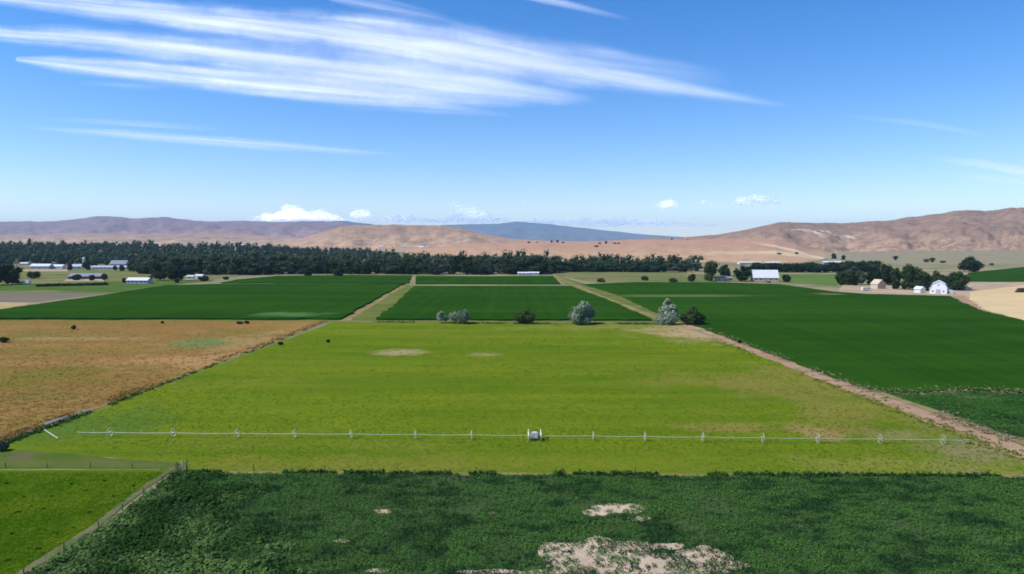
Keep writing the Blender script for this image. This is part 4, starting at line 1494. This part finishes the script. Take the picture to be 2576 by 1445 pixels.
trailer(53, 716, 7.5, 2.9, M_white, 'pale trailer parked under the left edge trees, the left of two', 0.1)
trailer(71, 714, 5.0, 3.2, M_white, 'pale trailer right of the one under the left edge trees', -0.3)
trailer(2178, 732, 7.0, 2.9, M_white, 'white trailer parked in the yard of the right farm', 0.1)
p = ground(1934, 712)
M_orange = plain('orange_paint', (0.50, 0.16, 0.05), 0.5, 0.4, 0.1)
o = empty('tractor', (p.x, p.y, 0.04), 0.35)
m = MB()
m.box((0.9, 0, 1.15), (1.9, 0.8, 0.75))
m.box((-0.5, 0, 0.95), (1.0, 1.0, 0.6))
m.build('body', M_orange, o)
m = MB()
for x in (-1.1, 0.05):
    for y in (-0.65, 0.65):
        m.tube((x, y, 1.2), (x, y, 2.45), 0.05)
m.box((-0.52, 0, 2.5), (1.6, 1.6, 0.1))
m.build('cab', M_orange, o)
for x, y, r_ in ((-0.75, -0.95, 0.78), (-0.75, 0.95, 0.78), (1.4, -0.75, 0.48), (1.4, 0.75, 0.48)):
    m = MB()
    m.tube((x, y - 0.2, r_), (x, y + 0.2, r_), r_, r_, 16)
    m.build('wheel', M_tyre, o)
m = MB()
m.tube((1.2, 0.25, 1.5), (1.2, 0.25, 2.3), 0.05)
m.build('exhaust', M_tyre, o)
tag(o, 'small orange tractor in front of the white-roofed farmhouse', 'tractor')
M_hay_stack = plain('weathered_hay', (0.075, 0.055, 0.045), 0.95, 0.05, 0.25, 0.8)
p = ground(2580, 736)
o = empty('hay_stack', (p.x, p.y, 0), 0.05)
for r_, nn in ((0, 6), (1, 5), (2, 3)):
    for i in range(nn):
        m = MB()
        m.box((0, 0, 0), (2.35 + 0.1 * random.random(), 2.4, 1.15))
        b_ = m.build('hay_bale', M_hay_stack, o)
        b_.location = (-7 + 2.45 * i + r_ * 1.0, random.uniform(-0.15, 0.15), 0.58 + 1.17 * r_)
tag(o, 'dark weathered stack of hay bales at the right edge', 'hay stack')

# ================================================================== WHEEL LINE IRRIGATION
M_alu = plain('aluminium_pipe', (0.50, 0.52, 0.36), 0.45, 0.5, 0.08, 0.8, 0.35)  # yellowish tint puts a reflection into the pipe's base colour
M_wheelm = plain('galvanised_steel', (0.50, 0.51, 0.38), 0.5, 0.5, 0.08, 1.5, 0.25)
M_engine = plain('engine_cover', (0.55, 0.57, 0.58), 0.5, 0.4, 0.1, 2.0)
M_black = plain('black_iron', (0.03, 0.03, 0.03), 0.7, 0.3)
WX = [277, 436, 597, 741, 883, 1045, 1186, 1492, 1622, 1768, 1919, 2057, 2214, 2372]


def wl_y(px):
    return interp([(190, 1099), (1345, 1107), (2440, 1119)], px)


R = 0.95
root_p = ground(1345, wl_y(1345))
root = empty('wheel_line_sprinkler', root_p)
PP = [ground(x, wl_y(x)) for x in [196] + WX[:7] + [1345] + WX[7:] + [2440]]


def loc_(p, z=0.0):
    return (p.x - root_p.x, p.y - root_p.y, z)


pipe = MB()
for i in range(len(PP) - 1):
    a, b = loc_(PP[i], R), loc_(PP[i + 1], R)
    prev = a
    for s in range(1, 7):
        u = s / 6
        sag = -0.10 * math.sin(math.pi * u)
        cur = (a[0] + (b[0] - a[0]) * u, a[1] + (b[1] - a[1]) * u, R + sag)
        pipe.tube(prev, cur, 0.068, 0.068, 8)
        prev = cur
pipe.build('pipe', M_alu, root)
axis = (PP[-1] - PP[0]).normalized()
wm = MB()
wm.ring((0, 0, 0), axis, R - 0.03, 0.03, 30, 5)
perp = Vector((-axis.y, axis.x, 0))
for i in range(9):
    a_ = 2 * math.pi * i / 9
    e = perp * math.cos(a_) + Vector((0, 0, 1)) * math.sin(a_)
    wm.tube(axis * (0.09 if i % 2 else -0.09) + e * 0.1, e * (R - 0.03), 0.014, 0.014, 5)
for i in range(18):
    a_ = 2 * math.pi * (i + 0.5) / 18
    e = perp * math.cos(a_) + Vector((0, 0, 1)) * math.sin(a_)
    wm.box(e * (R - 0.01), (0.10, 0.04, 0.05), math.atan2(axis.y, axis.x))
wm.tube(-axis * 0.16, axis * 0.16, 0.17, 0.17, 12)
wmesh = wm.mesh('wheel', M_wheelm)
spr = MB()
spr.tube((0, 0, 0.08), (0, 0, 0.42), 0.03, 0.03, 6)
spr.tube((-0.12, 0, 0.44), (0.12, 0, 0.46), 0.035, 0.02, 6)
spr.box((0, 0, -0.14), (0.14, 0.14, 0.2))
smesh = spr.mesh('sprinkler', M_wheelm)
for x in WX:
    w = add('wheel', wmesh, root)
    w.location = loc_(ground(x, wl_y(x)), R)
    w.rotation_euler = (axis * random.uniform(0, 0.7))[:]
for a, b in zip(PP, PP[1:]):
    s_ = add('sprinkler', smesh, root)
    m_ = a.lerp(b, 0.5)
    s_.location = loc_(m_, R - 0.08)
# the drive unit in the middle
m = MB()
for sy in (-0.75, 0.75):
    m.box((0, sy, 0.62), (2.3, 0.1, 0.12))
for sx_ in (-1.05, 1.05):
    m.box((sx_, 0, 0.62), (0.1, 1.6, 0.12))
    m.tube((sx_, -0.75, 0.65), (sx_ * 0.5, 0, 1.75), 0.05)
    m.tube((sx_, 0.75, 0.65), (sx_ * 0.5, 0, 1.75), 0.05)
m.build('drive_frame', M_wheelm, root)
m = MB()
m.box((0.1, -0.2, 1.15), (1.1, 0.9, 0.85))
m.box((0.1, -0.2, 1.62), (0.95, 0.75, 0.12))
m.box((-0.62, -0.2, 1.0), (0.3, 0.6, 0.5))
m.build('engine', M_engine, root)
m = MB()
m.tube((0.5, -0.45, 1.6), (0.5, -0.45, 2.05), 0.05)
m.box((0.85, -0.72, 0.72), (0.5, 0.35, 0.4))
m.build('exhaust', M_black, root)
dm = MB()
dm.ring((0, 0, 0), (1, 0, 0), 0.95, 0.07, 28, 5)
for i in range(8):
    a_ = 2 * math.pi * i / 8
    dm.tube((0, 0.1 * math.cos(a_), 0.1 * math.sin(a_)), (0, 0.95 * math.cos(a_), 0.95 * math.sin(a_)), 0.035, 0.035, 5)
dm.tube((-0.1, 0, 0), (0.1, 0, 0), 0.16, 0.16, 12)
dmesh = dm.mesh('drive_wheel', M_wheelm)
for x, y in ((-1.25, -0.75), (-1.25, 0.75), (1.25, -0.75), (1.25, 0.75)):
    w = add('drive_wheel', dmesh, root)
    w.location = (x, y, 1.0)
tag(root, 'long pale wheel line sprinkler standing across the hay field', 'irrigation line')
# loose supply pipe by the ditch
a, b = ground(112, 1083), ground(146, 1105)
m = MB()
m.tube((0, 0, 0.14), (b.x - a.x, b.y - a.y, 0.14), 0.11, 0.11, 9)
o = m.build('supply_pipe', M_alu)
o.location = a
tag(o, 'short loose supply pipe lying slantwise by the concrete ditch', 'pipe')
# concrete ditch along the left edge of the hay field
M_conc = plain('ditch_concrete', (0.27, 0.26, 0.23), 0.85, 0.2, 0.15, 1.2)
dp = [ground(*q) for q in [(70, 1084), (110, 1070), (150, 1056), (235, 1030)]]
o = empty('irrigation_ditch', dp[0])
for i in range(len(dp) - 1):
    a, b = dp[i] - dp[0], dp[i + 1] - dp[0]
    d = (b - a).normalized()
    nr = Vector((-d.y, d.x, 0))
    prof = [(-0.75, 0.0), (-0.6, 0.24), (-0.42, 0.24), (-0.2, 0.10), (0.2, 0.10), (0.42, 0.24), (0.6, 0.24), (0.75, 0.0)]
    vs = [a + nr * q[0] + Vector((0, 0, q[1])) for q in prof] + [b - d * 0.03 + nr * q[0] + Vector((0, 0, q[1])) for q in prof]
    n = len(prof)
    m = MB()
    m.raw(vs, [(j, j + 1, n + j + 1, n + j) for j in range(n - 1)] + [tuple(range(n)), tuple(range(2 * n - 1, n - 1, -1))])
    m.build('channel_section', M_conc, o)
tag(o, 'pale concrete irrigation ditch between the hay field and dry field', 'ditch')

# ================================================================== FENCE
M_post = plain('weathered_post', (0.11, 0.09, 0.07), 0.9, 0.1, 0.25, 3.0)
M_postw = plain('pale_post', (0.5, 0.48, 0.43), 0.8, 0.1, 0.15, 3.0)
M_wire = plain('fence_wire', (0.25, 0.24, 0.23), 0.5, 0.4, 0.1, 3.0, 0.6)


def fence(pts, gap, label, hpost=1.25, rad=0.075, skip=0.0):
    P = [ground(*q) for q in pts]
    o = empty('fence', P[0])
    posts = []
    for a, b in zip(P, P[1:]):
        n = max(1, round((b - a).length / gap))
        for i in range(n):
            posts.append(a.lerp(b, i / n))
    posts.append(P[-1])
    pm = MB()
    pm.tube((0, 0, -0.1), (0, 0, hpost), rad, rad * 0.9, 7)
    pm.tube((0, 0, hpost), (0, 0, hpost + 0.05), rad * 0.9, rad * 0.3, 7)
    pmesh = pm.mesh('post', M_post)
    for q in posts:
        w = add('post', pmesh, o)
        w.location = q - P[0] + Vector((random.uniform(-0.08, 0.08), random.uniform(-0.08, 0.08), 0))
        w.rotation_euler = (random.uniform(-0.06, 0.06), random.uniform(-0.06, 0.06), 0)
        w.scale = (1, 1, random.uniform(0.85, 1.12))
    for zz in (0.4, 0.75, 1.08):
        m = MB()
        for a, b in zip(posts, posts[1:]):
            m.tube(a - P[0] + Vector((0, 0.07, zz)), b - P[0] + Vector((0, 0.07, zz)), 0.006, 0.006, 3)
        m.build('wire', M_wire, o)
    return tag(o, label, 'fence', 'post and wire fences')


fence([(458, 1187), (1000, 1190.5), (1800, 1194.5), (2576, 1198), (2800, 1201)], 14.0, 'long wire fence with sparse dark posts along the near hay field edge')
fence([(452, 1183), (360, 1246), (250, 1330), (60, 1455), (-60, 1540)], 7.5, 'slanting wire fence beside the track at the lower left')
fence([(-200, 1178), (120, 1178), (440, 1180)], 9.0, 'wire fence between rough strip and pasture at the left', 1.0)
# braced corner where the three fences meet
p = ground(455, 1188)
o = empty('fence_corner', p)
for i, (x, y, h_, mt) in enumerate([(-0.75, 0.2, 1.75, M_post), (-0.1, 0.5, 1.9, M_postw), (0.35, -0.1, 1.7, M_postw), (0.9, 0.3, 1.9, M_post), (1.15, -0.3, 1.6, M_post)]):
    m = MB()
    m.tube((x, y, -0.2), (x + 0.03, y, h_), 0.11, 0.10, 8)
    m.build('post', mt, o)
for a, b in (((-0.75, 0.2, 1.3), (0.9, 0.3, 1.35)), ((-0.75, 0.2, 0.5), (1.15, -0.3, 1.2))):
    m = MB()
    m.tube(a, b, 0.06, 0.06, 7)
    m.build('rail', M_post, o)
tag(o, 'braced wooden corner posts where the three fences meet', 'fence corner')

# ================================================================== NEAR VEGETATION
M_cropleaf = leaf_mat('crop_leaves', (0.010, 0.046, 0.014), (0.066, 0.160, 0.032), 0.2, 0.12)
M_weedleaf = leaf_mat('weed_leaves', (0.028, 0.075, 0.016), (0.120, 0.200, 0.055), 0.2, 0.25)
M_hayleaf = leaf_mat('hay_leaves', (0.088, 0.148, 0.009), (0.172, 0.204, 0.026), 0.15, 0.3)
M_pastleaf = leaf_mat('pasture_leaves', (0.060, 0.132, 0.005), (0.118, 0.176, 0.009), 0.15, 0.4)
M_paleweed = leaf_mat('pale_weeds', (0.19, 0.165, 0.085), (0.36, 0.29, 0.18), 0.2, 0.2)
M_tuft = leaf_mat('tuft_leaves', (0.040, 0.098, 0.006), (0.072, 0.135, 0.009), 0.2, 0.5)
M_drytuft = leaf_mat('dry_stalks', (0.235, 0.142, 0.042), (0.31, 0.192, 0.068), 0.2, 0.2)


def plants(name, x, y, r, h, leaves, tone, mat, label, z0=0.03, leafscale=1.0, tilt=1.0):
    """many small leafy plants as one mesh of leaf faces (x, y, r, h, tone arrays)"""
    n = len(x)
    k = leaves
    a = rng.random((n, k)) * 6.283
    rad = np.sqrt(rng.random((n, k))) * r[:, None]
    cx = x[:, None] + rad * np.cos(a)
    cy_ = y[:, None] + rad * np.sin(a)
    cz = z0 + h[:, None] * (1 - 0.55 * (rad / r[:, None]) ** 2) * (0.55 + 0.45 * rng.random((n, k)))
    c_ = np.stack([cx, cy_, cz], -1)
    out = np.stack([np.cos(a), np.sin(a), np.zeros_like(a)], -1)
    nrm = out * (0.15 + 0.4 * rng.random((n, k, 1))) * tilt + np.array([0, 0, 0.75]) + rng.normal(size=(n, k, 3)) * 0.3 * tilt
    nrm /= np.linalg.norm(nrm, axis=-1, keepdims=True)
    u = np.cross(nrm, rng.normal(size=(n, k, 3)))
    u /= np.linalg.norm(u, axis=-1, keepdims=True)
    w = np.cross(nrm, u)
    s = (r[:, None, None] * leafscale * (0.28 + 0.3 * rng.random((n, k, 1))))
    q = np.stack([c_ - u * s, c_ - w * s * 0.7, c_ + u * s * 1.1, c_ + w * s * 0.65], 2)
    vs = q.reshape(-1, 3)
    fs = np.arange(n * k * 4).reshape(-1, 4)
    tn = np.repeat(np.clip(tone[:, None] + rng.normal(size=(n, k)) * 0.07, 0, 1).ravel(), 4)
    o = add(name, mesh_np(name, vs, fs, mat, False, {'tone': tn}), kind='stuff')
    o['label'] = label
    return o


def soil_mask(px, py, x, y):
    """1 = bare soil"""
    m = np.zeros_like(px)
    w = (vnoise(x * 0.35, y * 0.35, 5, 4) - 0.5) * 1.2 + (vnoise(x * 1.1, y * 1.1, 15, 3) - 0.5) * 1.1
    for cx, cy_, rx, ry in SOIL_P:
        d = np.sqrt(((px - cx) / rx) ** 2 + ((py - cy_) / ry) ** 2)
        m = np.maximum(m, np.clip((0.95 - d + w * 1.9) * 1.8, 0, 1))
    return m


# jittered grid over the near field
sp_ = 0.46
gx, gy = np.meshgrid(np.arange(-88, 98, sp_), np.arange(76, 121, sp_))
gx = (gx + rng.uniform(-0.5, 0.5, gx.shape) * sp_).ravel()
gy = (gy + rng.uniform(-0.5, 0.5, gy.shape) * sp_).ravel()
qx, qy = project(gx, gy, np.zeros_like(gx))
top = np.interp(qx, [400, 470, 1000, 1800, 2576, 3000], [1185, 1192.5, 1196, 1199.5, 1203, 1209])
left = np.interp(qy, [1180, 1246, 1330, 1452, 1560], [455, 368, 262, 68, -100])
inside = (qy > top) & (qy < 1500) & (qx > left) & (qx < 2720)
sm = soil_mask(qx, qy, gx, gy)
thin = vnoise(gx * 0.16, gy * 0.16, 9, 3)
keep = inside & (rng.random(gx.shape) > sm ** 2 * 0.84) & (rng.random(gx.shape) > np.clip((thin - 0.58) * 3.0, 0, 0.75))
weed = np.clip((560 + (qy - 1190) * 0.5 - qx) / 240 + 0.1 + (vnoise(gx * 0.2, gy * 0.2, 31, 3) - 0.5) * 2.0, 0, 1)
isweed = rng.random(gx.shape) < weed
ci = keep & ~isweed
tone_c = np.clip(0.36 + (vnoise(gx * 0.09, gy * 0.12, 3, 4) - 0.5) * 1.3 + (vnoise(gx * 0.42, gy * 0.75, 4, 3) - 0.5) * 1.7 + 0.4 * np.exp(-((qx - 2470) / 230) ** 2 - ((qy - 1270) / 60) ** 2), 0, 1)
hh = 0.28 + 0.3 * vnoise(gx * 0.25, gy * 0.25, 12, 2) + 0.12 * rng.random(gx.shape)
plants('crop_plants', gx[ci], gy[ci], 0.26 + 0.18 * rng.random(ci.sum()), hh[ci], 14, tone_c[ci], M_cropleaf, 'low dark green leafy crop covering the near field', leafscale=0.66)
wi = keep & isweed & (rng.random(gx.shape) < 0.9)
dk = np.exp(-((qx - (430 - (qy - 1200) * 1.05 + 85)) / 60) ** 2)
tone_w = np.clip(0.70 + (vnoise(gx * 0.22, gy * 0.22, 43, 3) - 0.5) * 1.6 - 0.55 * dk, 0, 1)
hw_ = 0.35 + 0.75 * vnoise(gx * 0.22, gy * 0.22, 44, 3) + 0.2 * rng.random(gx.shape)
plants('weed_plants', gx[wi], gy[wi], 0.34 + 0.3 * rng.random(wi.sum()), hw_[wi], 11, tone_w[wi], M_weedleaf, 'taller mixed green weeds along the left side of the near crop')

# bare soil islands showing between the plants
for cx, cy_, rx, ry in SOIL_P:
    ring_ = []
    for i in range(28):
        a = 2 * math.pi * i / 28
        rr = 1.25 * (1 + 0.55 * mnoise.noise(Vector((cx * 0.1 + 1.3 * math.cos(a), cy_ * 0.1 + 1.3 * math.sin(a), 2))))
        ring_.append((cx + rx * rr * math.cos(a), max(cy_ + ry * rr * math.sin(a), 1199)))
    sheet('bare_soil', ring_, 0.045 + 0.004 * (SOIL_P.index((cx, cy_, rx, ry)) % 5), M_soil, 0.5)

# dark weeds along the fence line at the far edge of the near crop
n = 1500
fx = rng.uniform(470, 2600, n)
msk = vnoise(fx * 0.012, fx * 0 + 2, 8, 3) + 0.25 * ((fx > 1780) & (fx < 2420))
fx = fx[msk > 0.47]
fy = np.interp(fx, [470, 1000, 1800, 2576], [1190.5, 1194, 1198, 1201.5]) + rng.normal(size=len(fx)) * 0.9
W_ = np.array([ground(a, b)[:] for a, b in zip(fx, fy)])
plants('fence_row_weeds', W_[:, 0], W_[:, 1], 0.22 + 0.25 * rng.random(len(fx)), 0.4 + 0.7 * rng.random(len(fx)) ** 1.5, 12, np.clip(rng.random(len(fx)) * 0.35, 0, 1), M_cropleaf, 'dark ragged weeds in a line along the wire fence')

# stalks and tufts in the dry field
n = 10000
ux, uy = rng.uniform(-60, 830, n), 808 + 300 * rng.random(n) ** 1.0
edge_x = np.interp(uy, [808, 858, 922, 1024, 1110], [805, 690, 510, 240, -10])
ok = ux < edge_x
W_ = np.array([ground(a, b)[:] for a, b in zip(ux[ok], uy[ok])])
plants('dry_stalks', W_[:, 0], W_[:, 1], 0.3 + 0.35 * rng.random(ok.sum()), 0.04 + 0.14 * rng.random(ok.sum()), 5, rng.random(ok.sum()), M_drytuft, 'tawny dry stalks scattered thickly over the dry field', 0.03, tilt=0.4)

# regrowing grass tufts in the hay field
n = 42000
ux, uy = rng.uniform(-20, 2600, n), 816 + 372 * rng.random(n)
lx = np.interp(uy, [816, 928, 1030, 1118, 1150, 1190], [845, 525, 255, 20, 300, 480])
rx_ = np.interp(uy, [816, 868, 935, 1020, 1135, 1190], [1680, 1830, 2020, 2240, 2550, 2600])
ok = (ux > lx + 6) & (ux < rx_ - 8)
W_ = np.array([ground(a, b)[:] for a, b in zip(ux[ok], uy[ok])])
tn = np.clip(0.5 + (vnoise(W_[:, 0] * 0.02, W_[:, 1] * 0.1, 77, 3) - 0.5) * 2.2, 0, 1)
sz = np.clip(W_[:, 1] / 170, 0.7, 1.8)
plants('hay_regrowth', W_[:, 0], W_[:, 1], (0.20 + 0.28 * rng.random(ok.sum())) * sz, 0.02 + 0.05 * rng.random(ok.sum()), 4, tn, M_hayleaf, 'short yellow green regrowth scattered over the mown hay field', 0.04, tilt=0.25)

n = 12000
ux, uy = rng.uniform(-30, 440, n), rng.uniform(1190, 1470, n)
ok = ux < np.interp(uy, [1190, 1240, 1320, 1450, 1470], [425, 345, 232, 36, 5])
W_ = np.array([ground(a, b)[:] for a, b in zip(ux[ok], uy[ok])])
plants('pasture_grass', W_[:, 0], W_[:, 1], 0.14 + 0.25 * rng.random(ok.sum()), 0.03 + 0.1 * rng.random(ok.sum()), 5, np.clip(vnoise(W_[:, 0] * 0.2, W_[:, 1] * 0.2, 91, 3) * 1.6 - 0.3, 0, 1), M_pastleaf, 'short uneven grass of the lower left pasture', 0.06, tilt=0.4)

# weeds along the field borders and the road
def border(name, pts, n, spread, mat, tone0, label, hmax):
    tt = rng.random(n)
    xs, ys = [q[0] for q in pts], [q[1] for q in pts]
    ts = np.linspace(0, 1, len(pts))
    bx, by = np.interp(tt, ts, xs), np.interp(tt, ts, ys)
    W_ = np.array([ground(a, b)[:] for a, b in zip(bx, by)])
    W_[:, 0] += rng.normal(size=n) * spread
    W_[:, 1] += rng.normal(size=n) * spread * 0.6
    msk = vnoise(W_[:, 0] * 0.08, W_[:, 1] * 0.08, len(label), 3) > 0.42
    W_ = W_[msk]
    m = len(W_)
    plants(name, W_[:, 0], W_[:, 1], 0.25 + 0.4 * rng.random(m), 0.15 + hmax * rng.random(m) ** 1.6, 7, np.clip(tone0 + 0.5 * rng.random(m), 0, 1), mat, label, 0.05, tilt=0.8)


border('border_weeds', [(812, 811), (700, 859), (520, 926), (340, 994), (250, 1030), (100, 1084), (0, 1120)], 900, 0.6, M_weedleaf, 0.0, 'dark green weeds along the slanting border of the dry field', 0.6)
border('border_weeds', [(818, 808), (690, 856), (510, 921), (330, 988), (240, 1022), (90, 1076), (-10, 1112)], 1500, 1.1, M_drytuft, 0.2, 'tawny weeds along the slanting border of the dry field', 0.5)
border('roadside_weeds', [(1780, 828), (1900, 874), (2060, 935), (2280, 1016), (2480, 1084), (2640, 1142)], 1800, 1.4, M_paleweed, 0.1, 'dry tan weeds along the right side of the dirt road', 0.5)
border('roadside_weeds', [(1750, 838), (1860, 880), (2030, 946), (2250, 1030), (2430, 1098), (2600, 1160)], 500, 1.5, M_hayleaf, 0.0, 'green weeds along the left side of the dirt road', 0.4)
border('border_weeds', [(2190, 980), (2300, 985), (2420, 978), (2560, 985), (2640, 986)], 900, 3.0, M_paleweed, 0.1, 'pale weeds where the right crop turns thin', 0.4)
border('border_weeds', [(945, 811), (1250, 815), (1500, 816), (1640, 816)], 1600, 1.6, M_weedleaf, 0.2, 'weeds along the far edge of the hay field', 0.9)
# thin crop in the right corner
ux, uy = rng.uniform(2180, 2640, 9000), rng.uniform(982, 1140, 9000)
ok = uy < np.interp(ux, [2180, 2330, 2640], [980, 1024, 1132])
W_ = np.array([ground(a, b)[:] for a, b in zip(ux[ok], uy[ok])])
plants('thin_crop_plants', W_[:, 0], W_[:, 1], 0.2 + 0.25 * rng.random(ok.sum()), 0.08 + 0.2 * rng.random(ok.sum()), 5, np.clip(vnoise(W_[:, 0] * 0.15, W_[:, 1] * 0.06, 61, 3) + rng.normal(size=ok.sum()) * 0.15, 0, 1), M_cropleaf, 'thin patchy crop in the corner beside the dirt road', 0.03, tilt=0.5)

# tufts in the pasture at lower left
gt = 'dark rank tufts in the lower left pasture'
TW = ['near the upper left corner', 'at the upper edge, left of the middle', 'at the left edge, halfway down', 'in the middle of the right half', 'low down beside the track', 'below the middle', 'left of the middle', 'at the far right near the fence corner', 'upper right of the middle', 'near the left edge, low down', 'upper left of the middle', 'right of the lowest middle tufts', 'lowest, in the bottom left corner', 'upper middle, the smallest', 'right, close to the track', 'top edge, right of the middle']
for i, (a, b, s_) in enumerate([(16, 1218, 0.5), (180, 1219, 0.42), (46, 1290, 0.55), (224, 1291, 0.5), (95, 1384, 0.6), (145, 1345, 0.4), (112, 1282, 0.35), (335, 1224, 0.45), (215, 1235, 0.35), (30, 1345, 0.4), (60, 1252, 0.35), (185, 1330, 0.35), (20, 1412, 0.5), (130, 1250, 0.3), (285, 1250, 0.35), (262, 1212, 0.35)]):
    p = ground(a, b)
    L = scaled(lobes_for('bush', 200 + i), s_ * 0.75, s_ * 0.75, s_ * 0.2)
    o = add('grass_tuft', crown_mesh('grass_tuft', M_tuft, L, 0.12, 160, 300 + i))
    o.location = p + Vector((0, 0, 0.05))
    tag(o, 'dark grass tuft in the pasture, ' + TW[i], 'grass tuft', gt)

# odd bushes
g8 = 'small dark bushes on the dry field'
for i, (a, b, w_, h_, lab) in enumerate([(186, 829, 2.6, 2.0, 'small dark bush alone on the dry field near the crop'), (12, 861, 6.0, 2.2, 'low dark bush on the dry field at the left edge'),
                                         (622, 815, 3.2, 1.6, 'dark bush at the rear of the dry field, right one'), (602, 815, 4.2, 1.2, 'flat dark bush at the rear of the dry field, left one'),
                                         (408, 814, 2.0, 1.2, 'tiny bush at the rear middle of the dry field'), (705, 868, 2.2, 1.2, 'small weed clump by the slanting field border'), (826, 862, 1.6, 1.2, 'small dark weed clump inside the hay field corner'),
                                         (1860, 864, 1.8, 1.4, 'small dark bush beside the dirt road'), (6, 1134, 3.0, 2.2, 'grey green bush at the left edge by the ditch end')]):
    p = ground(a, b)
    L = scaled(lobes_for('bush', 400 + i), w_ / 2, w_ / 2, h_ / 0.95)
    o = empty('bush', p)
    add('crown', crown_mesh('crown', M_dark if i < 8 else M_grey_leaf, L, 0.2, 500, 500 + i), o)
    add('trunk', trunk_mesh(h_ * 0.6, 0.06, L), o)
    tag(o, lab, 'bush', g8)
